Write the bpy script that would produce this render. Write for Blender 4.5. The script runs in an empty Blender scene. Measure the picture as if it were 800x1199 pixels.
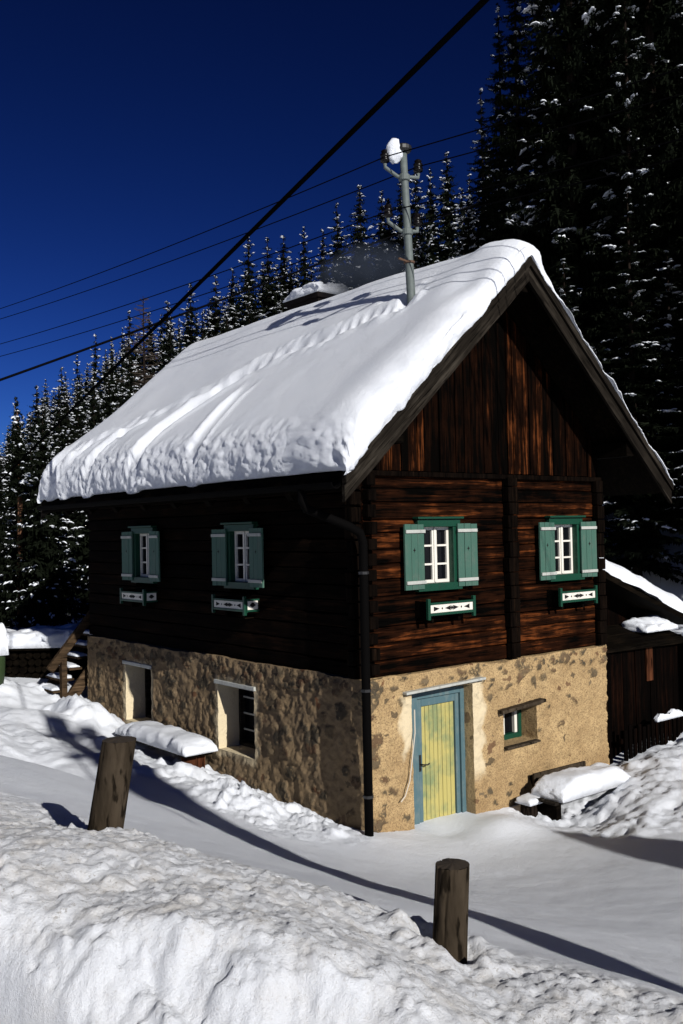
import bpy, math, random
import numpy as np
random.seed(7)
rng = np.random.default_rng(11)
sc = bpy.context.scene
COL = sc.collection
PI = math.pi

# ------------------------------------------------------------------ camera geometry (solved from the two vanishing points)
F_PX, CX, CY = 1124.0, 400.0, 599.5
RW = np.array([[0.777, -0.003, 0.629], [-0.629, 0.029, 0.777], [-0.021, -1.0, 0.021]])
u_, s_, v_ = np.linalg.svd(RW); RW = u_ @ v_
CAM = np.array([-7.792, -9.235, 3.731])
def at(px, py, d):
    "world point seen at photo pixel (px,py), d metres in front of the camera"
    return CAM + RW @ (np.array([px-CX, py-CY, F_PX])/F_PX) * d
SUN = np.array([-0.138, -0.905, 0.425]); SUN /= np.linalg.norm(SUN)

# ------------------------------------------------------------------ noise
def _h(ix, iy, iz, seed):
    h = (ix.astype(np.int64)*374761393 + iy.astype(np.int64)*668265263 + iz.astype(np.int64)*2147483647 + seed*974711) & 0xffffffff
    h = ((h ^ (h >> 13)) * 1274126177) & 0xffffffff
    h = ((h ^ (h >> 15)) * 2246822519) & 0xffffffff
    return ((h ^ (h >> 16)) & 0xffffff)/float(0xffffff)*2-1
def vn(x, y, z=0.0, seed=0):
    x, y, z = np.broadcast_arrays(np.asarray(x, float), np.asarray(y, float), np.asarray(z, float))
    ix, iy, iz = np.floor(x), np.floor(y), np.floor(z)
    fx, fy, fz = x-ix, y-iy, z-iz
    ux, uy, uz = [t*t*t*(t*(6*t-15)+10) for t in (fx, fy, fz)]
    r = 0
    for a in (0, 1):
        for b in (0, 1):
            for c in (0, 1):
                w = (ux if a else 1-ux)*(uy if b else 1-uy)*(uz if c else 1-uz)
                r = r + w*_h(ix+a, iy+b, iz+c, seed)
    return r
def fbm(x, y, z=0.0, sc_=1.0, octv=4, seed=0, gain=.5, billow=False):
    r = 0; a = 1.0; f = sc_
    for k in range(octv):
        n = vn(np.asarray(x)*f+k*7.3, np.asarray(y)*f+k*3.1, np.asarray(z)*f, seed+k)
        if billow: n = 1-2*np.abs(n)
        r = r + a*n; a *= gain; f *= 2.07
    return r
def sstep(a, b, x):
    t = np.clip((np.asarray(x, float)-a)/(b-a), 0, 1); return t*t*(3-2*t)

# ------------------------------------------------------------------ object helpers
def link(o, parent=None):
    COL.objects.link(o)
    if parent is not None: o.parent = parent
    return o
def tag(o, label=None, cat=None, group=None, kind=None):
    if label: o['label'] = label
    if cat: o['category'] = cat
    if group: o['group'] = group
    if kind: o['kind'] = kind
    return o
def empty(name, loc=(0, 0, 0), label=None, cat=None, group=None, rz=0):
    o = bpy.data.objects.new(name, None); o.location = loc; o.rotation_euler = (0, 0, rz); o.empty_display_size = .2
    link(o); return tag(o, label, cat, group)
def origin(parent):
    o = np.zeros(3); p = parent
    while p is not None:
        o = o + np.array(p.location); p = p.parent
    return o
def make(name, V, Fc, mat, parent=None, smooth=False, loc=None, attrs=None):
    """link ONE mesh object; V in world coordinates"""
    V = np.asarray(V, float).reshape(-1, 3)
    base = origin(parent) if parent is not None else np.zeros(3)
    if loc is not None: l = np.asarray(loc, float)
    else: l = base
    me = bpy.data.meshes.new(name)
    if isinstance(Fc, np.ndarray):
        n, k = Fc.shape
        me.vertices.add(len(V)); me.vertices.foreach_set('co', (V-l).ravel())
        me.loops.add(n*k); me.loops.foreach_set('vertex_index', Fc.ravel().astype(np.int32))
        me.polygons.add(n); me.polygons.foreach_set('loop_start', np.arange(0, n*k, k, dtype=np.int32))
        me.update(calc_edges=True)
    else:
        me.from_pydata((V-l).tolist(), [], Fc); me.update()
    if smooth: me.polygons.foreach_set('use_smooth', np.ones(len(me.polygons), bool))
    if attrs:
        for k, a in attrs.items():
            at_ = me.attributes.new(k, 'FLOAT', 'POINT'); at_.data.foreach_set('value', np.asarray(a, np.float32))
    me.materials.append(mat)
    o = bpy.data.objects.new(name, me); o.location = l-base
    return link(o, parent)

class MB:
    def __init__(s): s.V = []; s.F = []; s.n = 0
    def add(s, V, Fc):
        V = np.asarray(V, float).reshape(-1, 3); s.V.append(V)
        s.F += [[int(i)+s.n for i in f] for f in Fc]; s.n += len(V); return s
    def hexa(s, P):   # 8 corners: bottom ring 4, top ring 4
        return s.add(P, [[3, 2, 1, 0], [4, 5, 6, 7], [0, 1, 5, 4], [1, 2, 6, 5], [2, 3, 7, 6], [3, 0, 4, 7]])
    def box(s, a, b):
        (x0, y0, z0), (x1, y1, z1) = a, b
        x0, x1 = sorted((x0, x1)); y0, y1 = sorted((y0, y1)); z0, z1 = sorted((z0, z1))
        return s.hexa([(x0, y0, z0), (x1, y0, z0), (x1, y1, z0), (x0, y1, z0), (x0, y0, z1), (x1, y0, z1), (x1, y1, z1), (x0, y1, z1)])
    def beam(s, p, q, w, h, up=(0, 0, 1)):
        p, q = np.asarray(p, float), np.asarray(q, float); d = q-p; d /= np.linalg.norm(d)
        r = np.cross(d, up); r /= np.linalg.norm(r); t = np.cross(r, d)
        c = [(-w/2, -h/2), (w/2, -h/2), (w/2, h/2), (-w/2, h/2)]
        P = [p+r*a+t*b for a, b in c]+[q+r*a+t*b for a, b in c]
        return s.hexa(P)
    def tube(s, pts, rad, seg=8, caps=True):
        pts = [np.asarray(p, float) for p in pts]; n = len(pts)
        if np.isscalar(rad): rad = [rad]*n
        V = []; ref = None
        for i, p in enumerate(pts):
            d = pts[min(i+1, n-1)]-pts[max(i-1, 0)]; d /= np.linalg.norm(d)
            if ref is None:
                ref = np.array([1., 0, 0]) if abs(d[0]) < .8 else np.array([0, 1., 0])
            a = ref-d*ref.dot(d); a /= np.linalg.norm(a); ref = a; b = np.cross(d, a)
            for k in range(seg):
                t = 2*PI*k/seg; V.append(p+rad[i]*(a*math.cos(t)+b*math.sin(t)))
        Fc = []
        for i in range(n-1):
            for k in range(seg):
                k2 = (k+1) % seg
                Fc.append([i*seg+k, i*seg+k2, (i+1)*seg+k2, (i+1)*seg+k])
        if caps: Fc += [list(range(seg))[::-1], [(n-1)*seg+k for k in range(seg)]]
        return s.add(V, Fc)
    def lathe(s, base, prof, seg=14, axis=(0, 0, 1)):
        base = np.asarray(base, float); ax = np.asarray(axis, float); ax /= np.linalg.norm(ax)
        a = np.cross(ax, (1, 0, 0) if abs(ax[0]) < .8 else (0, 1, 0)); a /= np.linalg.norm(a); b = np.cross(ax, a)
        V = []; m = len(prof)
        for r, z in prof:
            for k in range(seg):
                t = 2*PI*k/seg; V.append(base+ax*z+r*(a*math.cos(t)+b*math.sin(t)))
        Fc = [[i*seg+k, i*seg+(k+1) % seg, (i+1)*seg+(k+1) % seg, (i+1)*seg+k] for i in range(m-1) for k in range(seg)]
        Fc += [list(range(seg))[::-1], [(m-1)*seg+k for k in range(seg)]]
        return s.add(V, Fc)
    def prism(s, poly, off):
        poly = np.asarray(poly, float); n = len(poly); off = np.asarray(off, float)
        Fc = [list(range(n))[::-1], [n+i for i in range(n)]]+[[i, (i+1) % n, n+(i+1) % n, n+i] for i in range(n)]
        return s.add(np.vstack([poly, poly+off]), Fc)
    def build(s, name, mat, parent=None, smooth=False, loc=None, bevel=0):
        o = make(name, np.vstack(s.V), s.F, mat, parent, smooth, loc)
        if bevel:
            m = o.modifiers.new('bevel', 'BEVEL'); m.width = bevel; m.segments = 2; m.limit_method = 'ANGLE'
        return o
def grid_faces(nu, nv, mask=None):
    i, j = np.meshgrid(np.arange(nu-1), np.arange(nv-1), indexing='ij')
    a = i*nv+j
    q = np.stack([a, a+nv, a+nv+1, a+1], -1).reshape(-1, 4)
    if mask is not None: q = q[mask.ravel()]
    return q

# ------------------------------------------------------------------ materials
class Mt:
    def __init__(s, name):
        s.m = bpy.data.materials.new(name); s.m.use_nodes = True; s.t = s.m.node_tree; s.n = s.t.nodes
        s.b = s.n['Principled BSDF']; s.out = s.n['Material Output']
        s.tc = s.n.new('ShaderNodeTexCoord').outputs['Object']
    def L(s, a, b): s.t.links.new(a, b)
    def node(s, typ, **kw):
        n = s.n.new(typ)
        for k, v in kw.items(): setattr(n, k, v)
        return n
    def mapping(s, scale=(1, 1, 1), rot=(0, 0, 0), src=None):
        n = s.node('ShaderNodeMapping'); n.inputs['Scale'].default_value = scale; n.inputs['Rotation'].default_value = rot
        s.L(src or s.tc, n.inputs['Vector']); return n.outputs[0]
    def noise(s, scale=5, detail=4, rough=.55, vec=None, dist=0):
        n = s.node('ShaderNodeTexNoise'); n.inputs['Scale'].default_value = scale; n.inputs['Detail'].default_value = detail
        n.inputs['Roughness'].default_value = rough; n.inputs['Distortion'].default_value = dist
        s.L(vec or s.tc, n.inputs['Vector']); return n.outputs['Fac']
    def ramp(s, fac, stops, interp='LINEAR'):
        n = s.node('ShaderNodeValToRGB'); n.color_ramp.interpolation = interp; e = n.color_ramp.elements
        while len(e) < len(stops): e.new(.5)
        for k, (p, c) in enumerate(stops):
            e[k].position = p; e[k].color = (c, c, c, 1) if np.isscalar(c) else (*c, 1)
        s.L(fac, n.inputs[0]); return n.outputs[0]
    def mix(s, fac, a, b, mode='MIX'):
        n = s.node('ShaderNodeMix', data_type='RGBA', blend_type=mode)
        for sock, v in ((n.inputs[0], fac), (n.inputs[6], a), (n.inputs[7], b)):
            if hasattr(v, 'links'): s.L(v, sock)
            elif np.isscalar(v): sock.default_value = v
            else: sock.default_value = (*v, 1)
        return n.outputs[2]
    def math(s, op, a, b=0.0, clamp=False):
        n = s.node('ShaderNodeMath', operation=op, use_clamp=clamp)
        for sock, v in zip(n.inputs, (a, b)):
            if hasattr(v, 'links'): s.L(v, sock)
            else: sock.default_value = v
        return n.outputs[0]
    def attr(s, name): return s.node('ShaderNodeAttribute', attribute_name=name).outputs['Fac']
    def island(s): return s.node('ShaderNodeNewGeometry').outputs['Random Per Island']
    def bump(s, h, strength=.3, dist=.01, prev=None):
        n = s.node('ShaderNodeBump'); n.inputs['Strength'].default_value = strength; n.inputs['Distance'].default_value = dist
        s.L(h, n.inputs['Height'])
        if prev: s.L(prev, n.inputs['Normal'])
        return n.outputs[0]
    def done(s, col, rough=.8, normal=None, spec=.3, metal=0):
        i = s.b.inputs
        if hasattr(col, 'links'): s.L(col, i['Base Color'])
        else: i['Base Color'].default_value = (*col, 1)
        if hasattr(rough, 'links'): s.L(rough, i['Roughness'])
        else: i['Roughness'].default_value = rough
        i['Specular IOR Level'].default_value = spec; i['Metallic'].default_value = metal
        if normal: s.L(normal, i['Normal'])
        return s.m
def snow_mat(name, dirt=False, fine=1.0):
    m = Mt(name)
    c = m.mix(m.noise(1.3, 3), (.77, .81, .885), (.84, .87, .92))
    if dirt:
        d = m.attr('dirt')
        sp = m.ramp(m.noise(5, 6, .7), [(.46, 0), (.72, .5)])
        c = m.mix(d, c, m.mix(m.noise(3, 5, .7), (.68, .70, .745), (.82, .84, .87)))
        c = m.mix(m.math('MULTIPLY', d, sp), c, (.60, .53, .42))
        sp2 = m.ramp(m.noise(45, 4, .75), [(.56, 0), (.68, .8)])
        c = m.mix(m.math('MULTIPLY', d, sp2), c, (.28, .25, .21))
    n1 = m.bump(m.noise(22, 7, .75), .42*fine, .03)
    n2 = m.bump(m.noise(75, 5, .8), .75*fine, .016, n1)
    return m.done(c, .6, n2, .25)
def wood_mat(name, dark, mid, light, along='x', scale=1.0, lo=.35, hi=.7, rough=.75, bump=.5, isl=.5, rot=None, sxo=None):
    m = Mt(name)
    sx = {'x': (.9, 16, 16), 'y': (16, .9, 16), 'z': (16, 16, .9)}[along]
    sx = sxo or sx
    src = m.mapping((1, 1, 1), rot) if rot else None
    v = m.mapping(tuple(k*scale for k in sx), src=src)
    g = m.noise(1.0, 6, .62, v, .4)
    patch = m.noise(1.7*scale, 4, .6)
    f = m.math('ADD', m.math('MULTIPLY', g, .65), m.math('MULTIPLY', patch, .35))
    r = m.math('MULTIPLY', m.math('SUBTRACT', m.island(), .5), isl*.35)
    f = m.math('ADD', f, r)
    c = m.ramp(f, [(lo, dark), ((lo+hi)/2, mid), (hi, light)])
    crack = m.ramp(m.noise(1.0, 3, .5, m.mapping(tuple(k*3.2*scale for k in sx), src=src)), [(.36, .25), (.46, 1)])
    c = m.mix(1.0, c, crack, 'MULTIPLY')
    return m.done(c, rough+.12, m.bump(g, bump, .012), .02)
def paint_mat(name, col, worn, along='z', amt=.5, rough=.6):
    m = Mt(name)
    sx = {'x': (1.2, 20, 20), 'y': (20, 1.2, 20), 'z': (20, 20, 1.2)}[along]
    g = m.noise(1.0, 5, .6, m.mapping(sx))
    w = m.ramp(m.math('ADD', m.math('MULTIPLY', g, .55), m.math('MULTIPLY', m.noise(6, 5, .65), .45)), [(.5, 0), (.66, amt)])
    c = m.mix(w, col, worn)
    return m.done(c, rough, m.bump(g, .25, .006), .3)
M = {}
M['snow_ground'] = snow_mat('snow_ground', True)
M['snow'] = snow_mat('snow')
M['tree_snow'] = snow_mat('tree_snow', fine=.4)
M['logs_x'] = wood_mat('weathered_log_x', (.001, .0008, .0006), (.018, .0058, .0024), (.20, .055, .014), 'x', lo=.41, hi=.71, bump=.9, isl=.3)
M['logs_y'] = wood_mat('shaded_log_y', (.0015, .001, .0008), (.0045, .0025, .0016), (.014, .007, .004), 'y', lo=.38, hi=.72)  # side wall logs coloured near black, painting in the shade under the eaves
M['log_end'] = wood_mat('log_end_wood', (.0015, .001, .0008), (.005, .003, .002), (.025, .013, .007), 'z')
M['boards_z'] = wood_mat('weathered_board', (.001, .0007, .0005), (.010, .0034, .0015), (.16, .046, .013), 'z', lo=.44, hi=.74)
M['grey_wood'] = wood_mat('grey_wood', (.006, .005, .004), (.024, .020, .016), (.075, .066, .052), 'x', lo=.3, hi=.74)
M['rake_left'] = wood_mat('rake_wood', (.004, .0033, .0026), (.014, .0115, .009), (.055, .047, .037), 'x', lo=.3, hi=.74, rot=(0, math.radians(42.4), 0))
M['rake_right'] = wood_mat('rake_wood_far', (.004, .0033, .0026), (.014, .0115, .009), (.055, .047, .037), 'x', lo=.3, hi=.74, rot=(0, math.radians(-42.4), 0))
M['post_wood'] = wood_mat('post_wood', (.020, .015, .010), (.06, .046, .032), (.12, .095, .068), 'z', scale=1.0, lo=.28, hi=.78, sxo=(9, 9, 2.2))
M['dark_wood'] = wood_mat('dark_wood', (.0015, .001, .0008), (.004, .003, .002), (.012, .008, .005), 'x')
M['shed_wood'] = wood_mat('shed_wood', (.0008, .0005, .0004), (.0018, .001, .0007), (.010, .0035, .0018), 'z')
M['red_wood'] = wood_mat('reddish_wood', (.02, .008, .004), (.07, .025, .012), (.14, .05, .022), 'z')
M['stair_wood'] = wood_mat('stair_wood', (.02, .014, .009), (.07, .045, .026), (.15, .10, .06), 'x')
M['cut_wood'] = Mt('cut_wood').done((.035, .026, .018), .85)
M['shutter'] = paint_mat('shutter_green', (.046, .112, .084), (.085, .125, .10), amt=.8)
M['green'] = paint_mat('frame_green', (.004, .046, .025), (.010, .03, .02), amt=.5, rough=.45)
M['white'] = paint_mat('white_paint', (.70, .68, .61), (.42, .38, .3), amt=.45)
M['greywhite'] = paint_mat('strap_white', (.42, .43, .40), (.2, .2, .18), amt=.6)
M['black'] = Mt('cutout_dark').done((.006, .006, .006), .9)
M['iron'] = Mt('black_iron').done((.012, .012, .013), .45, spec=.5)
M['pipe'] = Mt('painted_pipe').done((.002, .0018, .0018), .8, spec=.03)
m = Mt('window_glass'); M['pane'] = m.done((.004, .0045, .006), .05, spec=.16)
M['interior'] = Mt('dark_interior').done((.004, .004, .004), .95)
m = Mt('yellow_door')
g = m.noise(1.0, 5, .6, m.mapping((30, 30, 1.3)))
st = m.ramp(m.noise(2.6, 4, .6), [(.5, 0), (.68, .75)])
c = m.mix(st, m.mix(g, (.38, .325, .095), (.46, .405, .15)), (.13, .20, .11))
c = m.mix(m.ramp(m.noise(1, 4, .6, m.mapping((60, 60, 3))), [(.58, 0), (.7, .5)]), c, (.22, .2, .10))
M['yellow'] = m.done(c, .6, m.bump(g, .2, .005))
M['blue'] = paint_mat('blue_frame', (.070, .128, .145), (.17, .2, .19), amt=.6)
m = Mt('galvanised_steel')
M['steel'] = m.done(m.mix(m.noise(14, 4), (.07, .085, .083), (.14, .165, .158)), .6, spec=.3)
M['chimney_dark'] = Mt('dark_brick').done((.012, .009, .008), .9, spec=.1)  # one even dark tone over the whole chimney
M['rust'] = Mt('rusty_clamp').done((.09, .05, .03), .7)
M['insulator'] = Mt('brown_porcelain').done((.004, .003, .003), .3, spec=.25)
M['wire'] = Mt('dark_wire').done((.003, .003, .0035), .8, spec=.0)
M['cord'] = Mt('pale_cord').done((.55, .5, .42), .7)
M['barrel'] = Mt('green_plastic').done((.025, .045, .015), .6)
m = Mt('spruce_needles')
M['needles'] = m.done(m.mix(m.noise(.9, 3), (.003, .004, .0025), (.010, .0135, .0075)), .85, spec=.03)
M['bark'] = wood_mat('spruce_bark', (.006, .004, .003), (.014, .010, .008), (.035, .026, .02), 'z')
M['pine_bark'] = wood_mat('pine_bark', (.05, .025, .014), (.14, .07, .04), (.26, .15, .09), 'z')
M['larch_twig'] = Mt('larch_twig').done((.06, .045, .035), .85)

# rubble stone wall with lime plaster; 'wash' = whitewashed areas
m = Mt('rubble_wall')
dv = m.node('ShaderNodeVectorMath', operation='ADD'); nz = m.node('ShaderNodeTexNoise'); nz.inputs['Scale'].default_value = 4.5; nz.inputs['Detail'].default_value = 4
m.L(m.tc, nz.inputs['Vector'])
sc3 = m.node('ShaderNodeVectorMath', operation='SCALE'); sc3.inputs['Scale'].default_value = .42; m.L(nz.outputs['Color'], sc3.inputs[0])
m.L(m.tc, dv.inputs[0]); m.L(sc3.outputs[0], dv.inputs[1])
sep = m.node('ShaderNodeSeparateXYZ'); m.L(m.tc, sep.inputs[0]); zz = sep.outputs['Z']
top = m.math('MULTIPLY', m.math('SUBTRACT', zz, 1.15), 1.0, True)
low = m.math('MULTIPLY', m.math('SUBTRACT', .30, zz), .9, True)
dens = m.math('ADD', m.math('ADD', top, low), m.math('MULTIPLY', m.attr('shade_brown'), .22))
def stones(scale, base, k, seedoff):
    mp = m.mapping((scale, scale, scale*1.35), src=dv.outputs[0])
    vo = m.node('ShaderNodeTexVoronoi'); vo.inputs['Scale'].default_value = 1; vo.inputs['Randomness'].default_value = 1
    m.L(mp, vo.inputs['Vector'])
    cs = m.node('ShaderNodeSeparateColor'); m.L(vo.outputs['Color'], cs.inputs[0])
    thr = m.math('SUBTRACT', base, m.math('MULTIPLY', dens, k))
    sel = m.math('GREATER_THAN', cs.outputs[0], thr)
    rad = m.math('ADD', .16, m.math('MULTIPLY', cs.outputs[1], .38))
    inside = m.ramp(m.math('SUBTRACT', rad, vo.outputs['Distance']), [(0, 0), (.05, 1)])
    return m.math('MULTIPLY', sel, inside), cs.outputs[2]
s1 = m.math('MULTIPLY', m.attr('stone'), m.ramp(m.noise(13, 5, .7), [(.40, .12), (.46, 1)])); r1 = m.attr('sval'); s2, r2 = stones(5.6, .93, .42, 3)
pl = m.mix(m.ramp(m.noise(2.2, 5, .6), [(.35, 0), (.65, 1)]), (.36, .245, .12), (.50, .355, .18))
pl = m.mix(m.ramp(m.noise(48, 5, .8), [(.47, 0), (.62, .9)]), pl, (.13, .085, .048))
pl = m.mix(m.ramp(m.noise(16, 4, .7), [(.55, 0), (.7, .4)]), pl, (.22, .14, .07))
pl = m.mix(m.math('MULTIPLY', low, .9), pl, (.20, .12, .055))
pl = m.mix(m.math('MULTIPLY', m.attr('shade_brown'), m.ramp(m.noise(1.6, 5, .65), [(.25, .62), (.7, 1)])), pl, m.mix(m.noise(6, 5, .7), (.10, .072, .044), (.235, .17, .105)))  # long wall: browner plaster, darkened further so its shade sits in the colour
pl = m.mix(m.attr('wash'), pl, (.66, .56, .38))
stc = m.mix(m.noise(7, 5), m.ramp(r1, [(0, (.045, .04, .032)), (.35, (.09, .075, .052)), (.6, (.17, .125, .075)), (.78, (.12, .05, .025)), (1, (.20, .15, .09))]), (.035, .03, .022))
stc2 = m.ramp(r2, [(0, (.06, .045, .03)), (.55, (.13, .10, .065)), (.8, (.12, .045, .02)), (1, (.05, .035, .025))])
nw = m.math('SUBTRACT', 1.0, m.math('MULTIPLY', m.attr('wash'), .92))
s1 = m.math('MULTIPLY', s1, nw); s2 = m.math('MULTIPLY', s2, nw)
col = m.mix(m.math('MULTIPLY', s2, .8), pl, stc2); col = m.mix(m.math('MULTIPLY', s1, .88), col, stc)
n1 = m.bump(m.noise(9, 5, .65), .55, .05)
n1 = m.bump(s1, .5, .02, n1)
n1 = m.bump(m.noise(60, 4, .7), .6, .012, n1)
M['rubble'] = m.done(col, .92, n1, .15)

# ------------------------------------------------------------------ terrain
CP = [  # x, y, z
 (-4.54, -5.96, 1.72), (-5.35, -3.96, 1.95), (-3.75, -7.9, 1.50), (-6.2, -2.0, 2.12), (-7.0, 0.0, 2.2), (-2.9, -10, 1.2),
 (-3.3, -6.4, 1.30), (-3.15, -5.2, 1.22), (-3.0, -4, 1.06), (-2.85, -2.8, .90), (-2.6, -1.4, .74), (-2.35, .4, .62), (-2.1, 2.2, .55), (-1.6, 5.5, .55), (-1.3, 8, .62), (-1.0, 10, .85),
 (0, 0, -.03), (-.1, 1.46, -.06), (-.1, 2.5, .02), (-.1, 3.8, .08), (-.1, 6.5, .36), (-.1, 8.2, .55), (1.0, -.05, -.18), (2.2, -.1, -.2), (3.1, -.1, -.22), (3.7, -.1, -.2), (5, 0, -.1),
 (3.2, -.95, -.32), (2.5, -.8, -.3), (-1.0, -1.0, .12), (-1.1, .6, .2), (-1.0, 2.5, .25), (-.9, 5.5, .38),
 (.0, -2.0, -.05), (1.5, -1.5, -.22), (2.6, -1.6, -.20), (1.5, -3.5, .1), (-1, -4, .42), (0, -6, .55), (-1.2, -7, .75), (4, -4, -.02), (3.5, -8, .3),
 (4.9, -1.35, .10), (4.0, -1.1, .0), (5.7, -.85, .12), (7.0, -.6, .22), (5.6, -2.4, -.05), (7.5, -2.4, -.02), (9, -1, .35), (8, -5, .0),
 (2.5, 10, .9), (0, 13, 1.1), (2, 13.5, 1.15), (-3, 11, .95), (-5, 8, .95), (-8, 6, 1.3), (-4.5, 4, .85), (-4, 1.5, .95), (-6.5, 3.5, 1.2), (8, 5, .9), (7, 10, 1.3), (12, 0, .9),
 (-5.9, -8.2, 1.35), (-7.8, -9.3, 2.2), (-8.5, -6.5, 2.35), (-10, -4, 2.3), (-12, -9, 1.6), (-8, -14, 1.1), (-3, -14, .9), (2, -14, .7), (-10, 2, 2.2), (-14, 0, 2.1)]
for px, py, d in [(0, 1040, 3.9), (200, 1060, 3.9), (400, 1112, 3.7), (200, 1000, 4.8), (330, 1040, 4.7), (0, 975, 5.2),
                  (700, 1199, 3.9), (700, 1140, 4.4), (560, 1185, 3.9), (0, 900, 10.5), (0, 850, 14), (0, 800, 18), (0, 768, 21.5), (60, 900, 9.5), (60, 835, 16)]:
    CP.append(tuple(at(px, py, d)))
CP = np.array(CP)
def _tps(r2): return np.where(r2 > 1e-9, r2*np.log(r2+1e-12), 0)
n_ = len(CP)
K = _tps(((CP[:, None, :2]-CP[None, :, :2])**2).sum(-1)) + np.eye(n_)*.12
P = np.hstack([np.ones((n_, 1)), CP[:, :2]])
A = np.block([[K, P], [P.T, np.zeros((3, 3))]])
W_ = np.linalg.solve(A, np.concatenate([CP[:, 2], np.zeros(3)]))
def ud(x, y):
    dx, dy = np.asarray(x)-CAM[0], np.asarray(y)-CAM[1]
    return .7772*dx-.6292*dy, .6292*dx+.7772*dy
def softplus(q, k=4.0): return np.log1p(np.exp(np.clip(q/k, -40, 40)))*k
def hill(x, y):
    u, d = ud(x, y)
    q = (d-29)+1.2*np.clip(u, -400, 25)
    h = .31*softplus(q)
    return 1.05+25*np.tanh(h/25)
def smooth_h(x, y):
    x = np.asarray(x, float); y = np.asarray(y, float); shp = x.shape
    xf, yf = x.ravel(), y.ravel(); out = np.empty(xf.shape)
    for a in range(0, len(xf), 40000):
        X, Y = xf[a:a+40000], yf[a:a+40000]
        r2 = (X[:, None]-CP[None, :, 0])**2+(Y[:, None]-CP[None, :, 1])**2
        out[a:a+40000] = _tps(r2)@W_[:n_]+W_[n_]+W_[n_+1]*X+W_[n_+2]*Y
    r = np.hypot(xf+2, yf+0); w = 1-sstep(12.5, 19, r)
    out = out*w+hill(xf, yf)*(1-w)
    return out.reshape(shp)
def edge_dist(x, y):   # signed distance across the road edge line through the two posts (+ = towards the house)
    p = np.array([-4.54, -5.96]); q = np.array([-5.35, -3.96]); t = (q-p)/np.linalg.norm(q-p); n = np.array([t[1], -t[0]])
    return (x-p[0])*n[0]+(y-p[1])*n[1], (x-p[0])*t[0]+(y-p[1])*t[1]
def masks(x, y):
    e, t = edge_dist(x, y)
    bank = (1-sstep(.02, .45, e-.55*sstep(.3, 2.4, t)+.12*vn(x*2.3, y*2.3, seed=5)))*(1-sstep(4, 7, np.abs(t+1)))
    wallp = sstep(-1.9, -1.35, x+.25*vn(x*.9, y*.9, seed=9))*(1-sstep(-.15, .1, x))*sstep(-.6, .6, y+.3*vn(x*1.5, y*1.5, seed=3))*(1-sstep(8.8, 10, y))
    rp = sstep(2.0, 3.2, x+.3*vn(x*2, y*2, seed=8))*(1-sstep(8.2, 9, x))*sstep(-3.0, -2.0, y+.5*vn(x*1.3, y*1.3, seed=2)+.0*x)*(1-sstep(-.2, .05, y))
    lp = sstep(-6.5, -5, x)*(1-sstep(-2.2, -1.4, x))*sstep(2.5, 4.0, y)*(1-sstep(12, 14, y))
    return bank, wallp, rp, lp
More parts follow.
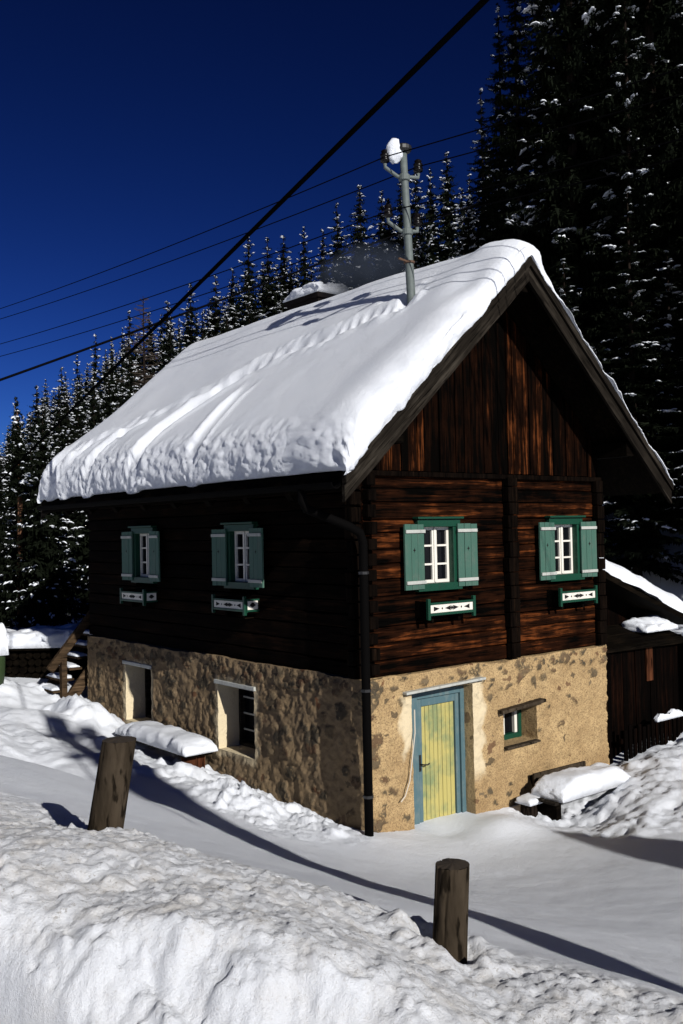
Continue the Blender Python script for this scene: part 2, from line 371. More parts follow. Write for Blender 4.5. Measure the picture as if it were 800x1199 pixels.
def ground(x, y):
    h = smooth_h(x, y)
    bank, wallp, rp, lp = masks(x, y)
    A_ = at(0, 1080, 3.8); B_ = at(112, 1199, 3.4); tn = (B_-A_)[:2]/np.linalg.norm((B_-A_)[:2]); sd = (x-A_[0])*-tn[1]+(y-A_[1])*tn[0]
    h = h-.62*sstep(.0, .10, -sd+.03*vn(x*5, y*5, seed=66))*(np.hypot(x-A_[0], y-A_[1]) < 2.2)*sstep(-1.6, -.5, -np.hypot(x-B_[0], y-B_[1]))
    far = np.hypot(x+2, y) > 22
    lump = fbm(x, y, 0, 2.6, 5, 21, .55, True)
    lump2 = fbm(x, y, 0, 9.0, 3, 31, .55, True)
    clod = fbm(x+.15*vn(x*6, y*6, seed=77), y, 0, 4.6, 4, 51, .5)
    e, t = edge_dist(x, y)
    fd = -1.0-.38*t-e+.06*fbm(x, y, 0, 2.2, 3, 64)
    tm = sstep(-.5, .05, t)
    face = sstep(-.12, .12, fd)*tm
    h = h-tm*np.minimum(.8, 1.1*(np.log1p(np.exp(np.clip(fd/.05, -30, 30)))*.05))
    gr_ = fbm(x, y, 0, 13, 4, 81, .62)
    fine_ = fbm(x, y, 0, 30, 3, 91, .6)
    crumb = np.maximum(0, vn(x*11, y*11, seed=95)-.25)+.6*np.maximum(0, vn(x*23, y*23, seed=96)-.3)
    h = h+bank*(.004*lump+.003*lump2+(.009+.028*face)*clod+(.009+.006*face)*gr_+.006*fine_+(.022-.012*face)*crumb+.055*fbm(x, y, 0, .9, 2, 61)+.03*face*fbm(x, y, 0, 2.4, 2, 63))
    h = h+wallp*(.010*lump+.11*np.maximum(0, fbm(x, y, 0, 2.3, 4, 53, .5))+.05*np.maximum(0, clod)+.010*gr_)
    h = h+rp*(.07*fbm(x, y, 0, 1.7, 3, 57)+.030*clod+.016*gr_+.03*crumb)
    h = h+lp*(.02*lump+.02*clod+.008*gr_+.06*fbm(x, y, 0, .9, 2, 14))
    for qx, qy in ((-4.535, -5.97), (-5.32, -3.98)):
        rd = np.hypot(x-qx, y-qy); h = h+.05*np.exp(-((rd-.22)/.09)**2)*(1+.6*clod)-.03*np.exp(-(rd/.13)**2)
    h = h+(1-bank)*.009*fbm(x, y, 0, 1.6, 4, 41)
    # drift against the gable beside the door, shovelled hollow below it
    h = h+.10*np.exp(-((x-1.9)/.5)**2-((y+.55)/.35)**2)-.04*np.exp(-((x-1.2)/.4)**2-((y+.3)/.3)**2)
    # lit heap beside the left wall, squared heap by the steps
    h = h+.22*np.exp(-((x+.95)/.5)**2-((y-1.6)/.6)**2)*(1+.25*lump)
    h = h+.30*np.exp(-((x+.7)/.33)**4-((y-7.0)/.75)**4)*(1+.12*lump)
    h = h+.30*np.exp(-((x+3.2)/1.0)**2-((y-9.6)/1.2)**2)+.25*np.exp(-((x+4.6)/1.2)**2-((y-7.0)/1.0)**2)*(1+.1*lump)
    # trodden tyre-like trough along the path on the left
    s = x+3.1-.14*(y-2); h = h-.10*np.exp(-(s/.22)**2)*sstep(1.5, 3, y)*(1-sstep(9, 11, y))
    return np.where(far, smooth_h(x, y)+.25*fbm(x, y, 0, .12, 3, 4), h)
def gz(x, y): return float(ground(np.array([float(x)]), np.array([float(y)]))[0])

def axis_d():
    a = [2.3]; 
    while a[-1] < 34: a.append(a[-1]+max(.012, a[-1]*.0036))
    b = a[-1]; st = b-a[-2]
    while a[-1] < 900: st *= 1.16; a.append(a[-1]+st)
    pre = [-200, -120, -70, -45, -30, -22, -16, -12, -9, -7, -5, -3.5, -2, -1, 0, .6, 1.0, 1.3, 1.6, 1.8, 2.0, 2.1, 2.2]
    return np.array(pre+a)
def axis_u():
    a = [0.0]
    while a[-1] < 10: a.append(a[-1]+max(.0125, .0125+.0105*max(0, a[-1]-1.3)))
    st = a[-1]-a[-2]
    while a[-1] < 700: st *= 1.17; a.append(a[-1]+st)
    a = np.array(a); return np.concatenate([-a[:0:-1], a])
ad, au = axis_d(), axis_u()
U, D = np.meshgrid(au, ad, indexing='ij')
GX = CAM[0]+.7772*U+.6292*D; GY = CAM[1]-.6292*U+.7772*D
GZ = ground(GX, GY)
bk, wp_, rp_, lp_ = masks(GX, GY)
GV = np.stack([GX, GY, GZ], -1).reshape(-1, 3)
o = make('snow_ground', GV, grid_faces(len(au), len(ad)), M['snow_ground'], smooth=True, attrs={'dirt': np.clip(bk*(.9-.55*sstep(-.1, .15, -1.0-.38*edge_dist(GX, GY)[1]-edge_dist(GX, GY)[0]))+.06*rp_, 0, 1).ravel()})
# winding of grid_faces(u,d): u x d points up
tag(o, kind='structure')

# ------------------------------------------------------------------ the farmhouse
Wd, Ln = 5.0, 8.22
H = empty('farmhouse', (0, 0, 0), 'old two storey farmhouse of dark logs on a rubble stone base with a steep roof', 'house')
def TG(u, n, z): return (u, -n, z)        # gable wall: u = x, n = outwards
def TL(u, n, z): return (-n, u, z)        # long left wall: u = y
def tbox(mb, T, a, b):
    (u0, n0, z0), (u1, n1, z1) = a, b
    p, q = T(u0, n0, z0), T(u1, n1, z1); return mb.box(p, q)
ZT = 1.855
def corner_off(z):
    return .03*fbm(np.full_like(z, 3.3), z, 0, 2.2, 3, 71)
def wall_grid(T, n_sign, length, holes, seed, step=.025, washf=None, stone_list=None, reveals_wash=None):
    us = [0, length]; vs = [-.9, ZT]
    for (a, b, c, d, dep) in holes: us += [a, b]; vs += [c, d]
    def dens(v):
        v = sorted(set(v)); r = []
        for a, b in zip(v[:-1], v[1:]):
            k = max(1, int(math.ceil((b-a)/step))); r += list(np.linspace(a, b, k, endpoint=False))
        return np.array(r+[v[-1]])
    us, vs = dens(us), dens(vs)
    Ug, Vg = np.meshgrid(us, vs, indexing='ij')
    def disp(u, z):
        d = .014*fbm(u, z, 0, 1.3, 3, seed)+.014*fbm(u, z, 0, 8, 4, seed+9, .7)+.007*fbm(u, z, 0, 26, 2, seed+11)
        return d+.03*sstep(.5, -.3, z)
    stone = np.zeros(Ug.shape); sval = np.zeros(Ug.shape); hgt = np.zeros(Ug.shape); rs_ = np.random.default_rng(seed)
    wu = Ug+.035*fbm(Ug, Vg, 0, 7, 3, seed+31); wv = Vg+.030*fbm(Ug, Vg, 0, 8, 3, seed+37)
    for (su, sz, a_, b_, an, val) in stone_list(rs_):
        i0, i1 = np.searchsorted(us, su-.4), np.searchsorted(us, su+.4)
        du, dz = wu[i0:i1]-su, wv[i0:i1]-sz; p = (du*math.cos(an)+dz*math.sin(an))/a_; q = (-du*math.sin(an)+dz*math.cos(an))/b_
        rr_ = (np.abs(p)**2.6+np.abs(q)**2.6)**(1/2.6); m_ = sstep(1.05, .95, rr_)
        new = m_ > stone[i0:i1]
        sval[i0:i1] = np.where(new, val, sval[i0:i1]); stone[i0:i1] = np.maximum(stone[i0:i1], m_)
        hgt[i0:i1] = np.maximum(hgt[i0:i1], m_*(.014+.016*val)*np.clip(1.2-rr_*.5, 0, 1))-.006*np.exp(-((rr_-1.1)/.09)**2)
    hgt = np.where(stone > .02, hgt, np.minimum(hgt, 0))
    N = disp(Ug, Vg)+hgt
    for (a, b, c, d, dep) in holes:     # soften the rims
        du = np.maximum(np.maximum(a-Ug, Ug-b), 0); dz = np.maximum(np.maximum(c-Vg, Vg-d), 0)
        N = N*(.35+.65*sstep(0, .1, np.hypot(du, dz)))
    wob = .02*fbm(Ug, Vg, 0, 2.0, 3, seed+20)*(np.abs(Vg-ZT) < 1e-6)
    k = sstep(0, .16, Ug); k2 = 1-k
    co = corner_off(Vg)
    n_ = N*k+co*k2; uo = Ug-co*k2
    for_pts = np.stack([uo, n_, Vg+wob], -1)
    uc = (us[:-1]+us[1:])/2; vc = (vs[:-1]+vs[1:])/2
    mask = np.ones((len(us)-1, len(vs)-1), bool)
    for (a, b, c, d, dep) in holes:
        mask &= ~((uc[:, None] > a) & (uc[:, None] < b) & (vc[None] > c) & (vc[None] < d))
    wash = np.zeros(Ug.shape) if washf is None else washf(Ug, Vg)
    SA = [stone.ravel()]; SV = [sval.ravel()]
    pts = [for_pts.reshape(-1, 3)]; F = grid_faces(len(us), len(vs), mask).tolist(); w = [wash.ravel()]
    cnt = len(us)*len(vs)
    # ledge on top
    led = for_pts[:, -1].copy(); led2 = led.copy(); led2[:, 1] = -.3; led2[:, 2] = ZT+.012
    m0 = cnt; pts += [led, led2]; w += [np.zeros(2*len(us))]; F += [[m0+i, m0+i+1, m0+len(us)+i+1, m0+len(us)+i] for i in range(len(us)-1)]; cnt += 2*len(us)
    for h_i, (a, b, c, d, dep) in enumerate(holes):
        iu = np.where((us >= a-1e-6) & (us <= b+1e-6))[0]; iv = np.where((vs >= c-1e-6) & (vs <= d+1e-6))[0]
        ring = [(i, iv[0]) for i in iu]+[(iu[-1], j) for j in iv[1:]]+[(i, iv[-1]) for i in iu[::-1][1:]]+[(iu[0], j) for j in iv[::-1][1:-1]]
        base = np.array([for_pts[i, j] for i, j in ring]); ns = 9
        L_ = []
        for q in range(ns):
            t = q/(ns-1); p = base.copy(); p[:, 1] = base[:, 1]*(1-t)-dep*t
            jit = .008*fbm(base[:, 0]*1.0, base[:, 2], t*2, 5, 3, seed+50+h_i)
            p[:, 0] += jit*t; p[:, 2] += jit*t*.6
            L_.append(p)
        nr = len(ring); m0 = cnt; pts += L_; cnt += nr*ns
        rw = 0 if reveals_wash is None else reveals_wash[h_i]
        w += [np.full(nr*ns, rw)]
        for q in range(ns-1):
            for r in range(nr):
                r2 = (r+1) % nr; F.append([m0+q*nr+r, m0+q*nr+r2, m0+(q+1)*nr+r2, m0+(q+1)*nr+r])
    Pn = np.vstack(pts)
    V = np.array([Pn[:, 0], Pn[:, 1], Pn[:, 2]]).T
    X = np.array([T(*p) for p in V])
    w = np.concatenate(w); z_ = np.zeros(len(w)-stone.size)
    return X, F, w, np.concatenate([stone.ravel(), z_]), np.concatenate([sval.ravel(), z_])
GH = [(.80, 1.95, -.6, 1.60, .26), (2.57, 3.30, .63, 1.16, .40)]
LH = [(5.65, 6.62, .46, 1.46, .44), (2.50, 3.50, .45, 1.45, .44)]
def wash_g(u, z):
    n = fbm(u, z, 0, 5, 3, 90)
    a = sstep(.17, .10, np.abs(u-2.03)+.05*n)*sstep(.15, .45, z+.1*n)*sstep(1.72, 1.62, z)
    b = sstep(.17, .10, np.abs(u-.73)+.05*n)*sstep(.75, .9, z+.1*n)*sstep(1.62, 1.52, z)
    return np.clip(a+b, 0, 1)*.85
def wash_l(u, z):
    w = 0
    for a, b, c, d, _ in LH:
        du = np.maximum(np.maximum(a-u, u-b), 0); dz = np.maximum(np.maximum(c-z, z-d), 0)
        w = w+sstep(.13, .03, np.hypot(du, dz)+.04*fbm(u, z, 0, 7, 3, 92))
    return np.clip(w, 0, 1)*.55
def stones_gable(r):
    out = []
    for k in range(105):
        z = r.choice([ZT-.02-abs(r.normal(0, .16)), ZT-.05-abs(r.normal(0, .3)), r.uniform(-.2, 1.6), -.15+abs(r.normal(0, .22))], p=[.34, .22, .12, .32]); u = r.uniform(0, Wd)
        if z < .5 and r.random() < .5: u = abs(r.normal(0, .5))
        a_ = r.uniform(.025, .075)*(1.5 if r.random() < .15 else 1); out.append((u, z, a_, a_*r.uniform(.45, .85), r.normal(0, .25), r.random()))
    for k in range(16):
        out.append((r.uniform(0, .16), r.uniform(-.2, 1.8), r.uniform(.08, .16), r.uniform(.06, .11), 0, r.random()))
    return out
def stones_long(r):
    out = [(r.uniform(.3, Ln), r.uniform(-.1, 1.5), r.uniform(.10, .17), r.uniform(.07, .11), r.normal(0, .3), r.uniform(0, .3)) for k in range(22)]
    for k in range(260):
        z = r.choice([ZT-.05-abs(r.normal(0, .2)), r.uniform(-.3, 1.8), -.1+abs(r.normal(0, .4))], p=[.42, .33, .25]); u = r.uniform(0, Ln)
        a_ = r.uniform(.03, .10)*(1.5 if r.random() < .12 else 1); out.append((u, z, a_, a_*r.uniform(.5, .9), r.normal(0, .3), r.random()))
    return out
Xg, Fg, wg, sg, vg = wall_grid(TG, 1, Wd, GH, 300, stone_list=stones_gable, washf=wash_g, reveals_wash=[.15, 0])
Xl, Fl, wl, sl_, vl = wall_grid(TL, -1, Ln, LH, 400, stone_list=stones_long, washf=wash_l, reveals_wash=[1, .95])
Fl = [f[::-1] for f in Fl]
off = len(Xg)
V = np.vstack([Xg, Xl]); Fc = Fg+[[i+off for i in f] for f in Fl]
# plain right and rear walls
ex = np.array([(Wd, 0, -.9), (Wd, Ln, -.9), (0, Ln, -.9), (Wd, 0, ZT), (Wd, Ln, ZT), (0, Ln, ZT)]); k = len(V)
V = np.vstack([V, ex]); Fc += [[k, k+1, k+4, k+3], [k+1, k+2, k+5, k+4]]
make('stone_base', V, Fc, M['rubble'], H, True, attrs={'wash': np.concatenate([wg, wl, np.zeros(6)]), 'stone': np.concatenate([sg, sl_, np.zeros(6)]), 'sval': np.concatenate([vg, vl, np.zeros(6)]), 'shade_brown': np.concatenate([np.zeros(len(wg)), sstep(.0, .12, np.array(Xl)[:, 1]), np.ones(6)])})
mb = MB(); mb.box((.55, .55, -.8), (Wd-.1, Ln-.1, 4.4)); mb.build('dark_interior', M['interior'], H)

# --- log storey
WINZ = (2.93, 3.87); GW = (1.36, 4.07); LW = (2.80, 5.87); FR = .38
def log(mb, T, u0, u1, z0, z1, n_out, n_in, seed):
    k = max(2, int((u1-u0)/.22)); us = np.linspace(u0, u1, k+1)
    prof = [(n_in, z0), (n_out-.022, z0+.003), (n_out-.003, z0+.016), (n_out, (z0+z1)/2), (n_out-.003, z1-.016), (n_out-.022, z1-.003), (n_in, z1)]
    V = []
    for u in us:
        w = .009*vn(u*1.9, z0*5, seed=seed)+.005*vn(u*7, z0*5, seed=seed+1); dz = .008*vn(u*1.1, z0*3, seed=seed+2)
        for i, (n, z) in enumerate(prof):
            V.append(T(u, n+(w if 0 < i < 6 else 0), z+dz))
    m_ = len(prof); Fc = [[i*m_+j, i*m_+j+1, (i+1)*m_+j+1, (i+1)*m_+j] for i in range(k) for j in range(m_-1)]
    Fc += [list(range(m_))[::-1], [k*m_+j for j in range(m_)]]
    mb.add(V, Fc)
def log_wall(T, length, ztop, wins, name, mat, seed):
    mb = MB(); z = ZT+.012; i = 0; r = random.Random(seed)
    while z < ztop-.05:
        z1 = min(ztop, z+r.uniform(.17, .225))
        if ztop-z1 < .1: z1 = ztop
        segs = [(.06, length-.02)]
        for c in wins:
            if z1 > WINZ[0]+.03 and z < WINZ[1]-.03:
                ns = []
                for a, b in segs:
                    if a < c-FR+.02 < b: ns += [(a, c-FR+.02), (c+FR-.02, b)]
                    else: ns.append((a, b))
                segs = ns
        for a, b in segs: log(mb, T, a, b, z, z1, -.045+r.uniform(-.008, .008), -.24, seed+i); i += 1
        z = z1
    return mb.build(name, mat, H)
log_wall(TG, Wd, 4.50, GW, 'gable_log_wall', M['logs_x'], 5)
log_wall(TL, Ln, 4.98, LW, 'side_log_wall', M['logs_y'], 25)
mb = MB(); mb.box((Wd-.2, .1, ZT), (Wd-.04, Ln-.05, 4.9)); mb.box((.1, Ln-.2, ZT), (Wd-.05, Ln-.04, 4.9)); mb.build('rear_log_wall', M['dark_wood'], H)
# crossed log ends at the corners and along the inner wall
def lend(a, b): mb = MB(); mb.box(a, b); mb.build('log_end', M['log_end'], H, bevel=.012)
r = random.Random(3); z = ZT+.02
while z < 4.42:
    h = r.uniform(.17, .22)
    lend((-.10+r.uniform(-.02, .02), .062, z), (.058, .20, z+h*.86))
    lend((.062, -.075+r.uniform(-.02, .02), z+h*.25), (.20, .05, z+h*1.1-.02))
    lend((Wd-.20, -.07+r.uniform(-.015, .015), z), (Wd-.03, .044, z+h*.94))
    z += h
z = ZT+.02
while z < 4.44:
    h = min(r.uniform(.18, .23), 4.47-z)
    lend((2.70+r.uniform(-.012, .012), -.085+r.uniform(-.012, .012), z), (2.90+r.uniform(-.012, .012), .044, z+h*.95)); z += h

# --- roof geometry
EX, EZ, RX, RZ = -.82, 4.42, 2.5, 7.45
SL = (RZ-EZ)/(RX-EX); YF, YB = -.72, 8.32
EXR = 2*RX-EX
def roofz(x): return RZ-SL*np.abs(np.asarray(x)-RX)
# gable boarding (upright boards of uneven width)
mb = MB(); x = .10; r = random.Random(9)
while x < Wd-.08:
    w = r.uniform(.11, .21); x1 = min(x+w, Wd-.05)
    y0 = .012+r.uniform(-.014, .014); zb = 4.512
    def zt(q): return float(roofz(q))-.24
    if x < RX < x1: x1 = RX
    if min(zt(x), zt(x1)) > zb+.05:
        g = .006
        mb.hexa([(x+g, y0, zb+r.uniform(0, .015)), (x1-g, y0, zb+r.uniform(0, .015)), (x1-g, y0+.028, zb), (x+g, y0+.028, zb), (x+g, y0, zt(x+g)), (x1-g, y0, zt(x1-g)), (x1-g, y0+.028, zt(x1-g)), (x+g, y0+.028, zt(x+g))])
    x = x1
mb.build('gable_boards', M['boards_z'], H)
mb = MB(); mb.prism([(.1, .075, 4.3), (Wd-.1, .075, 4.3), (Wd-.1, .075, 4.75), (RX, .075, RZ-.3), (.1, .075, 4.75)], (0, .05, 0)); mb.build('gable_backing', M['dark_wood'], H)
mb = MB(); mb.prism([(.05, Ln-.1, 4.3), (Wd-.05, Ln-.1, 4.3), (Wd-.05, Ln-.1, 4.75), (RX, Ln-.1, RZ-.3), (.05, Ln-.1, 4.75)], (0, .05, 0))
mb.build('gable_backing', M['dark_wood'], H)
mb = MB(); mb.box((.02, -.03, 4.44), (Wd-.02, .03, 4.508)); mb.build('gable_sill_board', M['log_end'], H, bevel=.008)
# roof deck
mb = MB()
for sx in (-1, 1):
    e = EX+.03 if sx < 0 else EXR-.03
    zt_ = EZ-.02
    P = [(e, zt_-.16), (RX, RZ-.19), (RX, RZ-.03), (e, zt_)]
    pl_ = [(a, YF+.05, b) for a, b in P]
    mb.prism(pl_ if sx > 0 else pl_[::-1], (0, YB-YF-.1, 0))
roof = mb.build('roof', M['dark_wood'], H)
# rafters under the eaves
y = .5
while y < Ln:
    mb = MB(); mb.beam((EX+.06, y, EZ-.235), (.3, y, EZ-.235+.36*SL*2.9), .12, .14); mb.build('rafter', M['dark_wood'], roof); y += .98
mb = MB()
for x in (.1, RX, Wd-.1):
    mb = MB(); mb.box((x-.09, YF+.1, float(roofz(x))-.46), (x+.09, .3, float(roofz(x))-.24)); mb.build('purlin', M['dark_wood'], roof, bevel=.01)
# barge boards: a wide board with a capping board over it, one pair on each rake
for side, sx in (('l', -1), ('r', 1)):
    e = EX-.02 if sx < 0 else EXR+.02
    ez = float(roofz(e))
    for y0, y1, a, b, nm in ((YF-.035, YF+.045, .01, -.10, 'barge_cap'), (YF+.0, YF+.05, -.102, -.275, 'barge_board')):
        k = 60; V = []
        for i in range(k+1):
            x = e+(RX-e)*i/k; z = float(roofz(x))
            wb = .006*vn(x*3, sx*2.0, seed=17); wt = .006*vn(x*3.7, sx*5.0, seed=18)
            for yy in (y0, y1):
                V += [(x, yy+wb*.6, z+a*1.3+wt), (x, yy+wb*.6, z+b*1.2+wb)]
        Fc = []
        for i in range(k):
            q = i*4; n2 = q+4
            Fc += [[q, q+1, n2+1, n2], [q+2, n2+2, n2+3, q+3], [q, n2, n2+2, q+2], [q+1, q+3, n2+3, n2+1]]
        Fc += [[0, 2, 3, 1], [k*4, k*4+1, k*4+3, k*4+2]]
        make(nm, V, Fc, M['rake_left' if sx < 0 else 'rake_right'], roof)
mb = MB()
for sx in (-1, 1):
    e = EX if sx < 0 else EXR
    pl_ = [(e, YB, EZ-.34), (RX, YB, RZ-.36), (RX, YB, RZ+.02), (e, YB, EZ+.02)]
    mb.prism(pl_, (0, .05, 0))
mb.build('rear_barge_board', M['grey_wood'], roof)
# eaves fascia + gutter + downpipe
mb = MB(); mb.box((EX-.0, YF+.06, EZ-.21), (EX+.028, YB-.05, EZ-.0)); mb.build('fascia', M['dark_wood'], roof)
mb = MB(); k = 40; V = []; Fc = []
for i in range(k+1):
    y = YF+.08+(YB-.1-YF-.1)*i/k
    for j in range(9):
        a = PI+PI*j/8; V.append((EX-.078+.075*math.cos(a), y, EZ-.115+.015*(i/k)+.075*math.sin(a)))
    for j in range(8, -1, -1):
        a = PI+PI*j/8; V.append((EX-.078+.066*math.cos(a), y, EZ-.115+.015*(i/k)+.066*math.sin(a)))
for i in range(k):
    for j in range(18):
        j2 = (j+1) % 18; Fc.append([i*18+j, i*18+j2, (i+1)*18+j2, (i+1)*18+j])
Fc += [list(range(18))[::-1], [k*18+j for j in range(18)]]
gut = make('gutter', V, Fc, M['pipe'], H)
mb = MB(); mb.tube([(EX-.078, .02, 4.26), (EX-.078, .02, 4.12), (EX-.04, .0, 4.02), (-.30, -.12, 3.80), (-.15, -.15, 3.72), (-.11, -.16, 3.60), (-.11, -.16, 3.3), (-.11, -.16, 1.5), (-.11, -.16, -.25)], .056, 14)
dp = mb.build('downpipe', M['pipe'], H, True)
for z in (3.2, 1.75, .45):
    mb = MB(); mb.lathe((-.11, -.16, z), [(.056, 0), (.066, .004), (.066, .036), (.056, .04)], 14); mb.beam((-.09, -.13, z+.02), (.02, .02, z+.02), .02, .03); mb.build('pipe_bracket', M['iron'], dp)

# --- windows of the log storey
def cutouts(mb, T, u0, u1, n, z0, z1):
    w = u1-u0; zc = (z0+z1)/2; h = (z1-z0)*.34
    def poly(pts): mb.add([T(a, n, b) for a, b in pts], [list(range(len(pts)))]) if T is TG else mb.add([T(a, n, b) for a, b in pts], [list(range(len(pts)))[::-1]])
    for f in (.14, .40, .60, .86):
        uc = u0+w*f; s = .07*w
        sgn = 1 if f in (.14, .60) else -1
        poly([(uc-s*sgn, zc-h), (uc+s*sgn, zc), (uc-s*sgn, zc+h)][::sgn])
    for uc, q in ((u0+w*.5, 1.0), (u0+w*.27, .55), (u0+w*.73, .55)):
        poly([(uc-.035*w*q, zc), (uc, zc-h*q), (uc+.035*w*q, zc), (uc, zc+h*q)])
def window(T, c, n0, tilt):
    mb = MB(); o, i = .38, .275; zb, zt_ = 2.92, 3.88
    tbox(mb, T, (c-o, -.20, zb+.06), (c-i, n0+.06, zt_-.05)); tbox(mb, T, (c+i, -.20, zb+.06), (c+o, n0+.06, zt_-.05))
    tbox(mb, T, (c-o-.02, -.20, zt_-.105), (c+o+.02, n0+.075, zt_-.005)); tbox(mb, T, (c-o-.03, -.20, zb), (c+o+.03, n0+.085, zb+.10))
    tbox(mb, T, (c-o-.05, -.05, zt_), (c+o+.05, n0+.12, zt_+.03))
    fr = mb.build('window', M['green'], H, bevel=.006)
    mb = MB(); z0, z1 = zb+.102, zt_-.107; n = n0-.045
    for s in (-1, 1):
        a, b = sorted((c+s*.004, c+s*(i-.003)))
        sw = .042
        tbox(mb, T, (a, n-.03, z0), (a+sw, n+.012, z1)); tbox(mb, T, (b-sw, n-.03, z0), (b, n+.012, z1))
        tbox(mb, T, (a+sw, n-.03, z0), (b-sw, n+.012, z0+sw)); tbox(mb, T, (a+sw, n-.03, z1-sw), (b-sw, n+.012, z1))
        for k in (1, 2):
            zz_ = z0+(z1-z0)*k/3; tbox(mb, T, (a+sw, n-.022, zz_-.013), (b-sw, n+.008, zz_+.013))
    tbox(mb, T, (c-.018, n+.013, z0+.01), (c+.018, n+.026, z1-.01))
    mb.build('sash', M['white'], fr)
    mb = MB(); tbox(mb, T, (c-i+.01, n-.024, z0+.01), (c+i-.01, n-.018, z1-.01)); mb.build('pane', M['pane'], fr)
    mb = MB(); tbox(mb, T, (c-o, -.24, zb), (c+o, -.21, zt_)); mb.build('window_back', M['interior'], fr)
    for s in (-1, 1):
        hinge = c+s*(i+.045); wd = .365; zz0, zz1 = 2.955, 3.815
        ca, sa = math.cos(tilt), math.sin(tilt)
        def TS(u, n, z, s=s, hinge=hinge): return T(hinge+s*(u*ca-n*sa), n0+.075+u*sa+n*ca, z)
        def sbox(mb, a, b):
            (u0, m0, q0), (u1, m1, q1) = a, b
            mb.hexa([TS(u0, m0, q0), TS(u1, m0, q0), TS(u1, m1, q0), TS(u0, m1, q0), TS(u0, m0, q1), TS(u1, m0, q1), TS(u1, m1, q1), TS(u0, m1, q1)])
        mb = MB()
        for k in range(3): sbox(mb, (wd*k/3+.003, 0, zz0+random.uniform(0, .006)), (wd*(k+1)/3-.003, .026+random.uniform(-.002, .003), zz1-random.uniform(0, .008)))
        sh = mb.build('shutter', M['shutter'], fr)
        for zz_ in (zz0+.07, zz1-.12):
            mb = MB(); sbox(mb, (-.01, .03, zz_), (wd*.97, .048, zz_+.045)); mb.build('hinge_strap', M['greywhite'], sh, bevel=.004)
        mb = MB(); uc, zc = wd*.52, zz0+.60*(zz1-zz0)
        V = []
        for k in range(8):
            a = PI*k/4; rr = .034 if k % 2 == 0 else .013; V.append(TS(uc+rr*math.cos(a)*.8, .0302, zc+rr*math.sin(a)))
        mb.add(V, [list(range(8))]); mb.build('cutout', M['black'], sh)
    # flower box holder
    mb = MB(); tbox(mb, T, (c-.40, n0-.0, 2.60), (c+.40, n0+.25, 2.622))
    for s in (-1, 1):
        a, b = sorted((c+s*.40, c+s*.425)); tbox(mb, T, (a, n0-.0, 2.585), (b, n0+.25, 2.80))
        tbox(mb, T, (c+s*.25-.02, n0, 2.50), (c+s*.25+.02, n0+.16, 2.597))
    fb = mb.build('flower_box', M['dark_wood'], H)
    nf = n0+.252
    mb = MB(); tbox(mb, T, (c-.40, nf, 2.648), (c+.40, nf+.018, 2.752)); pn = mb.build('box_panel', M['white'], fb)
    mb = MB()
    tbox(mb, T, (c-.435, nf-.01, 2.754), (c+.435, nf+.03, 2.782)); tbox(mb, T, (c-.435, nf-.01, 2.612), (c+.435, nf+.03, 2.646))
    for s in (-1, 1):
        a, b = sorted((c+s*.402, c+s*.447)); tbox(mb, T, (a, nf-.012, 2.56), (b, nf+.034, 2.835))
    mb.build('box_frame', M['green'], fb, bevel=.004)
    mb = MB(); cutouts(mb, T, c-.39, c+.39, nf+.0205, 2.654, 2.746); mb.build('box_cutout', M['black'], fb)
    # end panel (towards the gable)
    if T is TL:
        e = c-.427
        mb = MB(); mb.box((-n0-.225, e-.012, 2.64), (-n0-.045, e, 2.765)); mb.build('box_panel', M['white'], fb)
        mb = MB()
        for a, b, z0_, z1_ in ((-.245, -.02, 2.766, 2.79), (-.245, -.02, 2.61, 2.638)): mb.box((-n0+a, e-.016, z0_), (-n0+b, e+.002, z1_))
        mb.box((-n0-.25, e-.02, 2.6), (-n0-.226, e+.0, 2.80)); mb.build('box_frame', M['green'], fb)
        mb = MB(); q = e-.0135; mb.add([(-n0-.19, q, 2.70), (-n0-.135, q, 2.67), (-n0-.08, q, 2.70), (-n0-.12, q, 2.74), (-n0-.15, q, 2.74)], [[0, 1, 2, 3, 4]]); mb.build('box_cutout', M['black'], fb)
for c in GW: window(TG, c, -.05, .05)
for c in LW: window(TL, c, -.05, .05)

# --- door
dn = -.22
mb = MB()
for a, b in ((.78, 1.06), (1.88, 1.97)): tbox(mb, TG, (a, dn-.06, -.5), (b, dn+.05, 1.59))
tbox(mb, TG, (1.062, dn-.06, 1.47), (1.878, dn+.05, 1.59))
dr = mb.build('door', M['blue'], H, bevel=.006)
mb = MB()
for a, b in ((1.066, 1.16), (1.80, 1.874)): tbox(mb, TG, (a, dn-.045, -.48), (b, dn+.02, 1.46))
tbox(mb, TG, (1.162, dn-.045, 1.36), (1.798, dn+.02, 1.46)); mb.build('door_stile', M['blue'], dr, bevel=.005)
mb = MB(); k = 8
for i in range(k):
    a = 1.164+.632*i/k; b = 1.164+.632*(i+1)/k; tbox(mb, TG, (a+.004, dn-.04, -.48), (b-.004, dn-.006+random.uniform(-.002, .002), 1.354))
mb.build('plank_panel', M['yellow'], dr, bevel=.004)
mb = MB(); tbox(mb, TG, (1.10, dn-.06, -.48), (1.86, dn-.0452, 1.37)); mb.build('plank_backing', M['black'], dr)
mb = MB(); tbox(mb, TG, (1.095, dn+.021, .50), (1.13, dn+.028, .72)); mb.tube([TG(1.112, dn+.028, .60), TG(1.112, dn+.075, .60), TG(1.20, dn+.08, .585), TG(1.23, dn+.08, .60)], .010, 8)
mb.tube([TG(1.112, dn+.028, .535), TG(1.112, dn+.04, .535)], .012, 8); mb.build('handle', M['iron'], dr)
mb = MB(); mb.beam((.64, -.035, 1.625), (2.14, -.035, 1.66), .10, .034); mb.build('door_lintel', M['greywhite'], dr, bevel=.006)
